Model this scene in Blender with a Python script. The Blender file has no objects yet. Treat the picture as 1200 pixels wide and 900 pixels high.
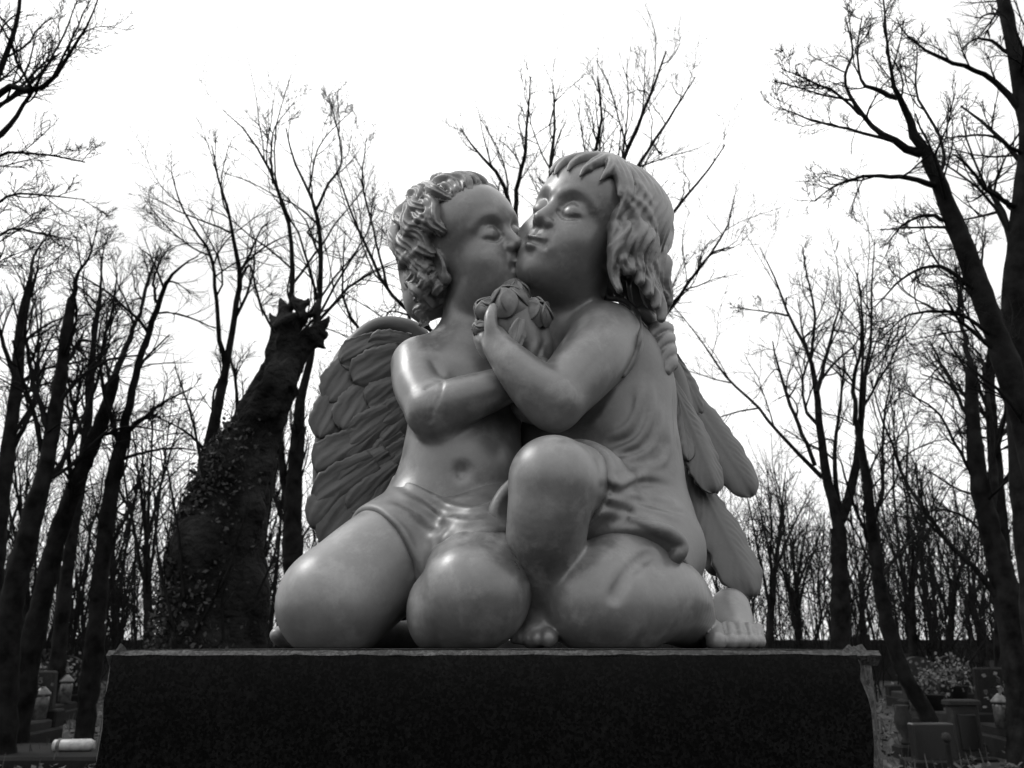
import bpy, math, random, time
import numpy as np
from mathutils import Vector, Matrix

T0 = time.time()
scene = bpy.context.scene
COL = scene.collection

# ------------------------------------------------------------------ camera
HC = 1.10                       # camera height above the ground
FPX = 980.0                     # focal length in pixels of the 1200 px wide photograph
PITCH = math.radians(17.5)
cam_data = bpy.data.cameras.new('camera')
cam = bpy.data.objects.new('camera', cam_data)
COL.objects.link(cam)
cam.location = (0, 0, HC)
cam.rotation_euler = (math.pi / 2 + PITCH, 0, 0)
cam_data.sensor_width = 36.0
cam_data.lens = 36.0 * FPX / 1200.0
cam_data.clip_start = 0.05
cam_data.clip_end = 3000
cam_data.dof.use_dof = True
cam_data.dof.focus_distance = 1.0
cam_data.dof.aperture_fstop = 14.0
scene.camera = cam

# ------------------------------------------------------------------ sky and light
SUN_EL, SUN_AZ = math.radians(48), math.radians(-78)      # azimuth from +Y (behind the statue) towards -X
CLOUD = 11.5
world = bpy.data.worlds.new('World')
scene.world = world
world.use_nodes = True
wn, wl = world.node_tree.nodes, world.node_tree.links
wn.clear()
out = wn.new('ShaderNodeOutputWorld')
bg = wn.new('ShaderNodeBackground')
sky = wn.new('ShaderNodeTexSky')
sky.sky_type = 'NISHITA'
sky.sun_disc = False
sky.sun_elevation = SUN_EL
sky.sun_rotation = SUN_AZ
bw = wn.new('ShaderNodeRGBToBW')
wl.new(sky.outputs[0], bw.inputs[0])
tc = wn.new('ShaderNodeTexCoord')
mp = wn.new('ShaderNodeMapping')
mp.inputs['Scale'].default_value = (1.0, 1.0, 2.2)
wl.new(tc.outputs['Generated'], mp.inputs[0])
nz = wn.new('ShaderNodeTexNoise')
nz.inputs['Scale'].default_value = 2.1
nz.inputs['Detail'].default_value = 7
nz.inputs['Roughness'].default_value = 0.5
wl.new(mp.outputs[0], nz.inputs['Vector'])
cr = wn.new('ShaderNodeValToRGB')          # cloud cover: mostly closed white layer, thinner in places
cr.color_ramp.elements[0].position = 0.36
cr.color_ramp.elements[0].color = (0.55, 0.55, 0.55, 1)
cr.color_ramp.elements[1].position = 0.58
cr.color_ramp.elements[1].color = (1, 1, 1, 1)
wl.new(nz.outputs['Fac'], cr.inputs[0])
mx = wn.new('ShaderNodeMix')
mx.data_type = 'FLOAT'
wl.new(cr.outputs[0], mx.inputs[0])
wl.new(bw.outputs[0], mx.inputs[2])
# closed cloud in the sky texture's units: an overcast sky is brighter overhead than at the horizon
sx = wn.new('ShaderNodeSeparateXYZ')
wl.new(tc.outputs['Generated'], sx.inputs[0])
ov = wn.new('ShaderNodeMapRange')
ov.inputs['From Min'].default_value = 0.0
ov.inputs['From Max'].default_value = 1.0
ov.inputs['To Min'].default_value = CLOUD
ov.inputs['To Max'].default_value = 2.0 * CLOUD
wl.new(sx.outputs['Z'], ov.inputs['Value'])
wl.new(ov.outputs[0], mx.inputs[3])
wl.new(mx.outputs[0], bg.inputs[0])
bg.inputs['Strength'].default_value = 0.10
wl.new(bg.outputs[0], out.inputs[0])

sun_data = bpy.data.lights.new('sun', 'SUN')
sun_data.energy = 1.5
sun_data.angle = math.radians(14)
sun_data.color = (1.0, 0.995, 0.985)
sun = bpy.data.objects.new('sun', sun_data)
COL.objects.link(sun)
sd = Vector((math.sin(SUN_AZ) * math.cos(SUN_EL), math.cos(SUN_AZ) * math.cos(SUN_EL), math.sin(SUN_EL)))
sun.rotation_euler = sd.to_track_quat('Z', 'Y').to_euler()
sun.location = sd * 50

scene.view_settings.view_transform = 'Standard'
scene.view_settings.look = 'None'
scene.view_settings.exposure = 0.0
scene.view_settings.gamma = 1.0
scene.view_settings.use_curve_mapping = False
scene.render.engine = 'CYCLES'
scene.cycles.max_bounces = 6
scene.cycles.use_denoising = True

# ------------------------------------------------------------------ photo pixel + distance -> point
_c, _s = math.cos(PITCH), math.sin(PITCH)


def P(px, py, Y):
    a, b = (px - 600.0) / FPX, (450.0 - py) / FPX
    dy, dz = _c - b * _s, _s + b * _c
    t = Y / dy
    return np.array([a * t, Y, HC + dz * t])


def pxm(py, Y):
    """metres per photo pixel at that row and distance"""
    b = (450.0 - py) / FPX
    return Y / (_c - b * _s) / FPX


# ------------------------------------------------------------------ object helpers
def link(name, me, parent=None, mat=None):
    o = bpy.data.objects.new(name, me)
    COL.objects.link(o)
    if parent is not None:
        o.parent = parent
        o.matrix_parent_inverse = Matrix.Translation(parent_world(parent)).inverted()
    if mat is not None and me is not None and not me.materials:
        me.materials.append(mat)
    return o


def parent_world(o):
    v = Vector(o.location)
    return v


def tag(o, label=None, cat=None, group=None, kind=None):
    if label:
        o['label'] = label
    if cat:
        o['category'] = cat
    if group:
        o['group'] = group
    if kind:
        o['kind'] = kind
    return o


def empty(name, loc, label=None, cat=None, group=None):
    o = bpy.data.objects.new(name, None)
    COL.objects.link(o)
    o.location = loc
    o.empty_display_size = 0.1
    return tag(o, label, cat, group)


def mesh_np(name, V, quads=None, tris=None, smooth=True):
    me = bpy.data.meshes.new(name)
    V = np.asarray(V, np.float32)
    loops, starts, n = [], [], 0
    if quads is not None and len(quads):
        q = np.asarray(quads, np.int32)
        loops.append(q.ravel())
        starts.append(np.arange(len(q)) * 4)
        n = len(q) * 4
    if tris is not None and len(tris):
        t = np.asarray(tris, np.int32)
        loops.append(t.ravel())
        starts.append(n + np.arange(len(t)) * 3)
    loops = np.concatenate(loops).astype(np.int32)
    starts = np.concatenate(starts).astype(np.int32)
    me.vertices.add(len(V))
    me.vertices.foreach_set('co', V.ravel())
    me.loops.add(len(loops))
    me.loops.foreach_set('vertex_index', loops)
    me.polygons.add(len(starts))
    me.polygons.foreach_set('loop_start', starts)
    me.polygons.foreach_set('use_smooth', np.full(len(starts), smooth))
    me.update(calc_edges=True)
    me.validate()
    return me


# ------------------------------------------------------------------ materials (all neutral: the photograph is black and white)
def mat_new(name):
    m = bpy.data.materials.new(name)
    m.use_nodes = True
    nt = m.node_tree
    return m, nt, nt.nodes['Principled BSDF']


def g(v):
    return (v, v, v, 1)


def noise_mat(name, lo, hi, scale, rough=(0.5, 0.7), bump=0.2, bscale=None, bdist=0.002, spec=0.5, detail=6, p0=0.35, p1=0.65, coat=0.0):
    m, nt, b = mat_new(name)
    N, Lk = nt.nodes, nt.links
    tc = N.new('ShaderNodeTexCoord')
    n1 = N.new('ShaderNodeTexNoise')
    n1.inputs['Scale'].default_value = scale
    n1.inputs['Detail'].default_value = detail
    n1.inputs['Roughness'].default_value = 0.6
    Lk.new(tc.outputs['Object'], n1.inputs['Vector'])
    r1 = N.new('ShaderNodeValToRGB')
    r1.color_ramp.elements[0].position = p0
    r1.color_ramp.elements[0].color = g(lo)
    r1.color_ramp.elements[1].position = p1
    r1.color_ramp.elements[1].color = g(hi)
    Lk.new(n1.outputs['Fac'], r1.inputs[0])
    Lk.new(r1.outputs[0], b.inputs['Base Color'])
    mr = N.new('ShaderNodeMapRange')
    mr.inputs['To Min'].default_value = rough[0]
    mr.inputs['To Max'].default_value = rough[1]
    Lk.new(n1.outputs['Fac'], mr.inputs['Value'])
    Lk.new(mr.outputs[0], b.inputs['Roughness'])
    b.inputs['Specular IOR Level'].default_value = spec
    if coat:
        b.inputs['Coat Weight'].default_value = coat
    if bump:
        n2 = N.new('ShaderNodeTexNoise')
        n2.inputs['Scale'].default_value = bscale or scale * 4
        n2.inputs['Detail'].default_value = 5
        Lk.new(tc.outputs['Object'], n2.inputs['Vector'])
        bp = N.new('ShaderNodeBump')
        bp.inputs['Strength'].default_value = bump
        bp.inputs['Distance'].default_value = bdist
        Lk.new(n2.outputs['Fac'], bp.inputs['Height'])
        Lk.new(bp.outputs[0], b.inputs['Normal'])
    return m


def statue_mat(name, lo, hi, r0, r1, bump):
    """satin cast metal with dull weathered patches and fine dust"""
    m, nt, b = mat_new(name)
    N, Lk = nt.nodes, nt.links
    tc = N.new('ShaderNodeTexCoord')
    big = N.new('ShaderNodeTexNoise')
    big.inputs['Scale'].default_value = 9
    big.inputs['Detail'].default_value = 8
    big.inputs['Roughness'].default_value = 0.65
    big.inputs['Distortion'].default_value = 0.2
    fine = N.new('ShaderNodeTexNoise')
    fine.inputs['Scale'].default_value = 130
    fine.inputs['Detail'].default_value = 6
    fine.inputs['Roughness'].default_value = 0.7
    for n_ in (big, fine):
        Lk.new(tc.outputs['Object'], n_.inputs['Vector'])
    ad = N.new('ShaderNodeMath')
    ad.operation = 'MULTIPLY_ADD'
    Lk.new(fine.outputs['Fac'], ad.inputs[0])
    ad.inputs[1].default_value = 0.30
    Lk.new(big.outputs['Fac'], ad.inputs[2])
    rp = N.new('ShaderNodeValToRGB')
    rp.color_ramp.elements[0].position = 0.46
    rp.color_ramp.elements[0].color = g(lo)
    rp.color_ramp.elements[1].position = 0.86
    rp.color_ramp.elements[1].color = g(hi)
    Lk.new(ad.outputs[0], rp.inputs[0])
    # pale scuffs: thin worn veins and blotches where the finish has gone
    sc = N.new('ShaderNodeTexNoise')
    sc.inputs['Scale'].default_value = 26
    sc.inputs['Detail'].default_value = 10
    sc.inputs['Roughness'].default_value = 0.72
    sc.inputs['Distortion'].default_value = 0.25
    Lk.new(tc.outputs['Object'], sc.inputs['Vector'])
    sr = N.new('ShaderNodeValToRGB')
    sr.color_ramp.elements[0].position = 0.50
    sr.color_ramp.elements[0].color = g(0)
    sr.color_ramp.elements[1].position = 0.70
    sr.color_ramp.elements[1].color = g(0.65)
    Lk.new(sc.outputs['Fac'], sr.inputs[0])
    mxc = N.new('ShaderNodeMix')
    mxc.data_type = 'RGBA'
    Lk.new(sr.outputs[0], mxc.inputs['Factor'])
    Lk.new(rp.outputs[0], mxc.inputs['A'])
    mxc.inputs['B'].default_value = g(hi * 1.55)
    Lk.new(mxc.outputs['Result'], b.inputs['Base Color'])
    mr = N.new('ShaderNodeMapRange')
    mr.inputs['From Min'].default_value = 0.4
    mr.inputs['From Max'].default_value = 0.85
    mr.inputs['To Min'].default_value = r0
    mr.inputs['To Max'].default_value = r1
    Lk.new(ad.outputs[0], mr.inputs['Value'])
    rs = N.new('ShaderNodeMath')
    rs.operation = 'MULTIPLY_ADD'
    Lk.new(sr.outputs[0], rs.inputs[0])
    rs.inputs[1].default_value = 0.25
    Lk.new(mr.outputs[0], rs.inputs[2])
    Lk.new(rs.outputs[0], b.inputs['Roughness'])
    b.inputs['Specular IOR Level'].default_value = 0.8
    bp = N.new('ShaderNodeBump')
    bp.inputs['Strength'].default_value = bump
    bp.inputs['Distance'].default_value = 0.0016
    Lk.new(ad.outputs[0], bp.inputs['Height'])
    Lk.new(bp.outputs[0], b.inputs['Normal'])
    return m


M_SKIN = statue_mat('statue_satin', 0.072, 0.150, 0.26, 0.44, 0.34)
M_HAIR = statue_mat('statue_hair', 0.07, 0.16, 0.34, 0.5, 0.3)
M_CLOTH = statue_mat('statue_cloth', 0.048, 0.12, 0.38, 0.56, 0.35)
M_WING_SHADE = statue_mat('statue_wing_shade', 0.026, 0.062, 0.45, 0.65, 0.4)  # same metal as the body; the wings' shade is put into its darker colour


# ------------------------------------------------------------------ clay: sculpting in a signed distance volume
class Clay:
    def __init__(self, lo, hi, h):
        self.lo = np.array(lo, np.float64)
        self.h = h
        self.n = np.ceil((np.array(hi) - self.lo) / h).astype(int) + 1
        self.F = np.full(self.n, 0.08, np.float32)
        self.ax = [(self.lo[i] + h * np.arange(self.n[i])).astype(np.float32) for i in range(3)]

    def block(self, lo, hi):
        a = np.clip(np.floor((np.asarray(lo) - self.lo) / self.h).astype(int), 0, self.n)
        b = np.clip(np.ceil((np.asarray(hi) - self.lo) / self.h).astype(int) + 1, 0, self.n)
        if np.any(b <= a):
            return None
        sl = tuple(slice(a[i], b[i]) for i in range(3))
        X = self.ax[0][sl[0]][:, None, None]
        Y = self.ax[1][sl[1]][None, :, None]
        Z = self.ax[2][sl[2]][None, None, :]
        return sl, X, Y, Z

    def _mix(self, sl, d, k, op):
        F = self.F[sl]
        if op == 'add':
            if k > 0:
                h = np.maximum(k - np.abs(F - d), 0) / k
                self.F[sl] = np.minimum(F, d) - h * h * k * 0.25
            else:
                self.F[sl] = np.minimum(F, d)
        else:                                   # carve
            if k > 0:
                h = np.maximum(k - np.abs(F + d), 0) / k
                self.F[sl] = np.maximum(F, -d) + h * h * k * 0.25
            else:
                self.F[sl] = np.maximum(F, -d)

    def ball(self, c, r, R=None, k=0.01, op='add'):
        """ellipsoid; R columns are its axes"""
        c = np.asarray(c, float)
        r = np.broadcast_to(np.asarray(r, float), (3,))
        R = np.eye(3) if R is None else np.asarray(R)
        ext = np.sqrt(((R * r) ** 2).sum(1)) + k + 3 * self.h
        B = self.block(c - ext, c + ext)
        if B is None:
            return
        sl, X, Y, Z = B
        X, Y, Z = X - c[0], Y - c[1], Z - c[2]
        k0 = k1 = 0
        for i in range(3):
            q = (X * np.float32(R[0, i]) + Y * np.float32(R[1, i]) + Z * np.float32(R[2, i])) / np.float32(r[i])
            q2 = q * q
            k0 = k0 + q2
            k1 = k1 + q2 / np.float32(r[i] * r[i])
        k0 = np.sqrt(k0)
        d = k0 * (k0 - 1) / np.sqrt(k1 + 1e-12)
        self._mix(sl, d, k, op)

    def chain(self, pts, rad, B, marg, lat=None, par=False):
        sl, X, Y, Z = B
        shp = (X.shape[0], Y.shape[1], Z.shape[2])
        D = np.full(shp, 0.2, np.float32)
        W = np.zeros(shp, np.float32) if (lat is not None or par) else None
        xs, ys, zs = X[:, 0, 0], Y[0, :, 0], Z[0, 0, :]
        f = np.float32
        for i in range(len(pts) - 1):
            a, b = pts[i], pts[i + 1]
            v = b - a
            L2 = float(v @ v) + 1e-14
            m = marg + max(rad[i], rad[i + 1])
            lo, hi = np.minimum(a, b) - m, np.maximum(a, b) + m
            i0, i1 = np.searchsorted(xs, lo[0]), np.searchsorted(xs, hi[0])
            j0, j1 = np.searchsorted(ys, lo[1]), np.searchsorted(ys, hi[1])
            k0, k1 = np.searchsorted(zs, lo[2]), np.searchsorted(zs, hi[2])
            if i1 <= i0 or j1 <= j0 or k1 <= k0:
                continue
            px, py, pz = X[i0:i1] - f(a[0]), Y[:, j0:j1] - f(a[1]), Z[:, :, k0:k1] - f(a[2])
            t = np.clip((px * f(v[0] / L2) + py * f(v[1] / L2)) + pz * f(v[2] / L2), 0, 1)
            qx, qy, qz = px - t * f(v[0]), py - t * f(v[1]), pz - t * f(v[2])
            rr = f(rad[i]) + t * f(rad[i + 1] - rad[i])
            d = np.sqrt(qx * qx + qy * qy + qz * qz) - rr
            sub = (slice(i0, i1), slice(j0, j1), slice(k0, k1))
            if lat is not None:
                l, l2 = lat[i], lat[min(i + 1, len(lat) - 1)]
                w = (qx * f(l[0]) + qy * f(l[1]) + qz * f(l[2])) * (1 - t) + (qx * f(l2[0]) + qy * f(l2[1]) + qz * f(l2[2])) * t
                w = w / (rr + f(1e-5))
                W[sub] = np.where(d < D[sub], w, W[sub])
            if par:
                W[sub] = np.where(d < D[sub], (t + f(i)) / f(len(pts) - 1), W[sub])
            D[sub] = np.minimum(D[sub], d)
        return D, W

    def tube(self, pts, rad, k=0.01, op='add', lat=None, groove=0.0, freq=8.0):
        pts = np.asarray(pts, float)
        rad = np.broadcast_to(np.asarray(rad, float), (len(pts),))
        e = rad[:, None] + k + 3 * self.h
        B = self.block((pts - e).min(0), (pts + e).max(0))
        if B is None:
            return
        D, W = self.chain(pts, rad, B, k + 3 * self.h, lat)
        if W is not None and groove:
            D = D + np.float32(groove) * np.cos(W * np.float32(freq))
        self._mix(B[0], D, k, op)

    def brush(self, pts, r, amp, taper=0.0):
        """raise (amp > 0) or press in (amp < 0) along a stroke"""
        pts = np.asarray(pts, float)
        if len(pts) == 1:
            pts = np.concatenate([pts, pts + 1e-5])
        e = 2.4 * r
        B = self.block(pts.min(0) - e, pts.max(0) + e)
        if B is None:
            return
        n = len(pts)
        D, T = self.chain(pts, np.zeros(n), B, e, par=True)
        D = np.maximum(D, 0)
        w = 1.0
        if taper:
            w = np.clip(np.minimum(T, 1 - T) / np.float32(taper), 0, 1)
            w = w * w * (3 - 2 * w)
        self.F[B[0]] -= np.float32(amp) * w * np.exp(-(D / np.float32(r)) ** 2)

    def blur(self, times):
        """soften: separable 1-2-1 filter"""
        F = self.F
        for _ in range(times):
            for ax in range(3):
                G = F.copy()
                a = [slice(None)] * 3
                b = [slice(None)] * 3
                c = [slice(None)] * 3
                a[ax], b[ax], c[ax] = slice(0, -2), slice(1, -1), slice(2, None)
                G[tuple(b)] = 0.5 * F[tuple(b)] + 0.25 * (F[tuple(a)] + F[tuple(c)])
                F = G
        self.F = F

    def like(self):
        o = Clay.__new__(Clay)
        o.lo, o.h, o.n, o.ax = self.lo, self.h, self.n, self.ax
        o.F = np.full(self.n, 0.08, np.float32)
        return o

    def join(self, other, k=0.004):
        self._mix((slice(None),) * 3, other.F, k, 'add')

    def cut(self, point, normal, k=0.002):
        """remove everything on the side the normal points to"""
        n = np.asarray(normal, float)
        n = n / np.linalg.norm(n)
        X, Y, Z = self.ax[0][:, None, None], self.ax[1][None, :, None], self.ax[2][None, None, :]
        d = (X - point[0]) * np.float32(n[0]) + (Y - point[1]) * np.float32(n[1]) + (Z - point[2]) * np.float32(n[2])
        sl = (slice(None),) * 3
        self._mix(sl, -d.astype(np.float32), k, 'carve')

    def sample(self, p):
        q = (p - self.lo) / self.h
        i = np.floor(q).astype(int)
        ok = np.all((i >= 0) & (i < self.n - 1), axis=-1)
        i = np.clip(i, 0, self.n - 2)
        f = q - i
        F = self.F
        v = 0
        for dx in (0, 1):
            for dy in (0, 1):
                for dz in (0, 1):
                    w = (f[..., 0] if dx else 1 - f[..., 0]) * (f[..., 1] if dy else 1 - f[..., 1]) * (f[..., 2] if dz else 1 - f[..., 2])
                    v = v + w * F[i[..., 0] + dx, i[..., 1] + dy, i[..., 2] + dz]
        return np.where(ok, v, 0.05)

    def march(self, o, d, t0, t1):
        t = np.arange(t0, t1, self.h * 0.6)
        v = self.sample(o[None] + t[:, None] * d[None])
        j = np.argmax(v < 0)
        if v[j] >= 0:
            return None
        if j == 0:
            return o + t[0] * d
        a = v[j - 1] / (v[j - 1] - v[j] + 1e-9)
        return o + (t[j - 1] + a * (t[j] - t[j - 1])) * d

    def hit(self, px, py, Y=1.05):
        o = np.array([0, 0, HC])
        q = P(px, py, 1.0) - o
        p = self.march(o, q, 0.78, 1.45)
        return P(px, py, Y) if p is None else p

    def stroke(self, pix, r, amp, n=6, Y=None, taper=0.35):
        pts = [self.hit(a, b) if Y is None else P(a, b, Y) for a, b in curve2(pix, n)]
        self.brush(np.array(pts), r, amp, taper)

    def mesh(self, name):
        F = self.F
        S = F < 0
        act = np.zeros(tuple(np.array(F.shape) - 1), np.int8)
        for dx in (0, 1):
            for dy in (0, 1):
                for dz in (0, 1):
                    act += S[dx:F.shape[0] - 1 + dx, dy:F.shape[1] - 1 + dy, dz:F.shape[2] - 1 + dz]
        ci = np.argwhere((act > 0) & (act < 8))
        idx = np.full(act.shape, -1, np.int32)
        idx[ci[:, 0], ci[:, 1], ci[:, 2]] = np.arange(len(ci))
        acc = np.zeros((len(ci), 3), np.float32)
        cnt = np.zeros(len(ci), np.float32)
        cor = {}
        for dx in (0, 1):
            for dy in (0, 1):
                for dz in (0, 1):
                    cor[dx, dy, dz] = F[ci[:, 0] + dx, ci[:, 1] + dy, ci[:, 2] + dz]
        for axis in range(3):
            o1, o2 = [a for a in range(3) if a != axis]
            for u in (0, 1):
                for w in (0, 1):
                    a = [0, 0, 0]
                    a[o1], a[o2] = u, w
                    b = list(a)
                    b[axis] = 1
                    fa, fb = cor[tuple(a)], cor[tuple(b)]
                    m = (fa < 0) != (fb < 0)
                    t = fa / (fa - fb + np.where(m, 0, 1))
                    p = np.zeros((len(ci), 3), np.float32)
                    p[:, o1], p[:, o2], p[:, axis] = u, w, np.clip(t, 0, 1)
                    acc += np.where(m[:, None], p, 0)
                    cnt += m
        V = self.lo + self.h * (ci + acc / np.maximum(cnt, 1)[:, None])
        quads = []
        for axis in range(3):
            o1, o2 = [(1, 2), (2, 0), (0, 1)][axis]
            sa = [slice(None)] * 3
            sb = [slice(None)] * 3
            sa[axis], sb[axis] = slice(0, -1), slice(1, None)
            A, Bv = S[tuple(sa)], S[tuple(sb)]
            e = np.argwhere(A != Bv)
            keep = np.all(e > 0, axis=1) & (e[:, o1] < act.shape[o1]) & (e[:, o2] < act.shape[o2])
            e = e[keep]
            flip = A[e[:, 0], e[:, 1], e[:, 2]]
            q = []
            for u, w in ((-1, -1), (0, -1), (0, 0), (-1, 0)):
                c = e.copy()
                c[:, o1] += u
                c[:, o2] += w
                q.append(idx[c[:, 0], c[:, 1], c[:, 2]])
            q = np.stack(q, 1)
            q[~flip] = q[~flip][:, ::-1]
            quads.append(q)
        quads = np.concatenate(quads)
        quads = quads[np.all(quads >= 0, axis=1)]
        return mesh_np(name, V, quads)


def curve2(pts, n=6):
    """Catmull-Rom through points of any dimension"""
    p = np.asarray(pts, float)
    if len(p) < 3:
        t = np.linspace(0, 1, n + 1)[:, None]
        return p[0] * (1 - t) + p[-1] * t
    q = np.concatenate([2 * p[:1] - p[1:2], p, 2 * p[-1:] - p[-2:-1]])
    o = []
    for i in range(len(p) - 1):
        a, b, c, d = q[i:i + 4]
        for t in np.linspace(0, 1, n, endpoint=False):
            o.append(0.5 * (2 * b + (c - a) * t + (2 * a - 5 * b + 4 * c - d) * t * t + (3 * b - a - 3 * c + d) * t ** 3))
    o.append(p[-1])
    return np.array(o)


def limb(clay, spec, k=0.012, n=8, op='add'):
    """spec: rows (px, py, Y, radius)"""
    q = np.array([[*P(a, b, y), r] for a, b, y, r in spec])
    q = curve2(q, n) if len(q) > 2 else q
    clay.tube(q[:, :3], q[:, 3], k=k, op=op)


def frame(fw, up):
    fw = np.array(fw, float)
    fw /= np.linalg.norm(fw)
    r = np.cross(fw, up)
    r /= np.linalg.norm(r)
    return np.stack([r, fw, np.cross(r, fw)], 1)       # columns: subject's right, forward, up


def solid_grid(G, thick):
    """closed shell from a grid of points, thickened backwards"""
    G = np.asarray(G, float)
    nu, nv = G.shape[:2]
    du = np.gradient(G, axis=0)
    dv = np.gradient(G, axis=1)
    N = np.cross(du, dv)
    N /= np.linalg.norm(N, axis=2, keepdims=True) + 1e-12
    th = thick[..., None] if isinstance(thick, np.ndarray) else thick
    V = np.concatenate([G.reshape(-1, 3), (G - N * th).reshape(-1, 3)])
    n = nu * nv
    i = np.arange(n).reshape(nu, nv)
    a = np.stack([i[:-1, :-1], i[1:, :-1], i[1:, 1:], i[:-1, 1:]], -1).reshape(-1, 4)
    qs = [a, a[:, ::-1] + n]
    for e in (i[0, ::-1], i[-1], i[:, 0], i[::-1, -1]):
        qs.append(np.stack([e[:-1], e[:-1] + n, e[1:] + n, e[1:]], -1))
    return V, np.concatenate(qs)


# ------------------------------------------------------------------ child's head
def head(cl, C, R, H, ear=True, mouth_open=0.0):
    def W(p):
        return C + H * (R @ np.asarray(p, float))

    def E(c, r, k, op='add', rot=None):
        RR = R if rot is None else R @ rot
        cl.ball(W(c), np.asarray(r) * H, RR, k * H, op)

    def on(x, z):
        """point of the face surface in front of local (x, z)"""
        p = cl.march(W((x, 0.75, z)), -R[:, 1], 0, 0.8 * H)
        return W((x, 0.4, z)) if p is None else p

    def br(xz, r, amp, n=5):
        pts = np.array([on(a, b) for a, b in curve2(xz, n)])
        cl.brush(pts, r * H, amp * H)

    E((0, -0.07, 0.12), (0.365, 0.42, 0.37), 0.0)
    E((0, 0.10, 0.16), (0.30, 0.26, 0.27), 0.12)
    E((0, 0.08, -0.17), (0.29, 0.27, 0.31), 0.14)
    for s in (-1, 1):
        E((s * 0.16, 0.205, -0.19), (0.135, 0.13, 0.15), 0.10)             # cheeks
        E((s * 0.13, 0.06, -0.36), (0.15, 0.19, 0.13), 0.14)               # jowls
    E((0, 0.14, -0.43), (0.15, 0.17, 0.10), 0.12)                           # full underchin
    E((0, 0.262, -0.405), (0.105, 0.090, 0.085), 0.10)                      # chin
    E((0, 0.30, -0.26), (0.115, 0.075, 0.09), 0.09)                        # muzzle
    for s in (-1, 1):                                                       # sockets
        E((s * 0.138, 0.428, 0.008), (0.105, 0.09, 0.058), 0.10, 'carve')
    q = curve2([(*W((0, 0.315, 0.07)), 0.042 * H), (*W((0, 0.345, -0.01)), 0.036 * H), (*W((0, 0.388, -0.085)), 0.041 * H), (*W((0, 0.404, -0.118)), 0.047 * H)], 4)
    cl.tube(q[:, :3], q[:, 3], k=0.05 * H)
    for s in (-1, 1):
        E((s * 0.054, 0.366, -0.136), (0.033, 0.042, 0.033), 0.022)        # nostril wings
        E((s * 0.138, 0.262, -0.012), (0.092, 0.088, 0.082), 0.022)        # closed eyeball
    for s in (-1, 1):
        E((s * 0.027, 0.398, -0.175), (0.016, 0.022, 0.017), 0.010, 'carve')
    # lips
    for s in (-1, 1):
        E((s * 0.025, 0.368, -0.247), (0.046, 0.038, 0.025), 0.010)
    E((0, 0.366, -0.304), (0.050, 0.044, 0.032), 0.010)
    br([(-0.080, -0.278), (-0.042, -0.275), (0, -0.275), (0.042, -0.275), (0.080, -0.278)], 0.013, -0.055)
    E((0, 0.410, -0.360), (0.062, 0.042, 0.020), 0.035, 'carve')
    br([(0, -0.180), (0, -0.222)], 0.015, -0.012)
    for s in (-1, 1):
        br([(s * 0.092, -0.262), (s * 0.094, -0.288)], 0.017, -0.024)       # corners of the mouth
        br([(s * 0.075, -0.14), (s * 0.115, -0.20), (s * 0.13, -0.255)], 0.02, -0.006)
        # lash line, lower lid, fold of the upper lid, brow
        br([(s * 0.060, -0.030), (s * 0.10, -0.056), (s * 0.15, -0.064), (s * 0.212, -0.044)], 0.0105, -0.034)
        br([(s * 0.068, -0.056), (s * 0.11, -0.088), (s * 0.155, -0.094), (s * 0.205, -0.070)], 0.013, 0.0045)
        br([(s * 0.058, 0.0), (s * 0.10, 0.048), (s * 0.15, 0.056), (s * 0.212, 0.014)], 0.012, -0.006)
        br([(s * 0.05, 0.085), (s * 0.12, 0.125), (s * 0.20, 0.115), (s * 0.26, 0.06)], 0.035, 0.010)
    if ear:
        for s in (1,):
            rot = np.array(Matrix.Rotation(s * -0.35, 3, 'Z'))
            E((s * 0.345, -0.06, -0.10), (0.03, 0.085, 0.125), 0.03, rot=rot)
            E((s * 0.375, -0.05, -0.08), (0.025, 0.05, 0.07), 0.02, 'carve', rot=rot)
            E((s * 0.345, -0.03, -0.20), (0.032, 0.045, 0.04), 0.03, rot=rot)


def lock(cl, pts, r0, normal_c, groove=0.12, k=0.003, freq=7.0, r_end=0.25, r_start=0.55):
    """one lock of hair: a grooved tapering tube; normal_c is the point the scalp curves round"""
    q = curve2(pts, 6)
    n = len(q)
    t = np.linspace(0, 1, n)
    rad = r0 * np.interp(t, [0, 0.3, 0.7, 1], [r_start, 1, 0.9, r_end])
    tan = np.gradient(q, axis=0)
    tan /= np.linalg.norm(tan, axis=1, keepdims=True) + 1e-9
    nor = q - normal_c
    nor /= np.linalg.norm(nor, axis=1, keepdims=True) + 1e-9
    lat = np.cross(tan, nor)
    lat /= np.linalg.norm(lat, axis=1, keepdims=True) + 1e-9
    cl.tube(q, rad, k=k, lat=lat, groove=groove * r0, freq=freq)


ZT = HC - 0.0015                 # top of the pedestal


def settle(cl):
    cl.cut((0, 0, ZT + 0.0005), (0, 0, -1), k=0.001)


# ------------------------------------------------------------------ ground and pedestal are built first
def grid_face(o, u, v, nu, nv, disp=0.0, rng=None, edge0=True):
    """grid of points o + s*u + t*v with small random relief along the normal"""
    o, u, v = (np.array(a, float) for a in (o, u, v))
    s = np.linspace(0, 1, nu)[:, None, None]
    t = np.linspace(0, 1, nv)[None, :, None]
    G = o + s * u + t * v
    n = np.cross(u, v)
    n /= np.linalg.norm(n)
    if disp:
        d = rng.normal(size=(nu, nv)) * disp
        if edge0:
            d[0] = d[-1] = 0
            d[:, 0] = d[:, -1] = 0
        G = G + d[..., None] * n
    return G


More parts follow.
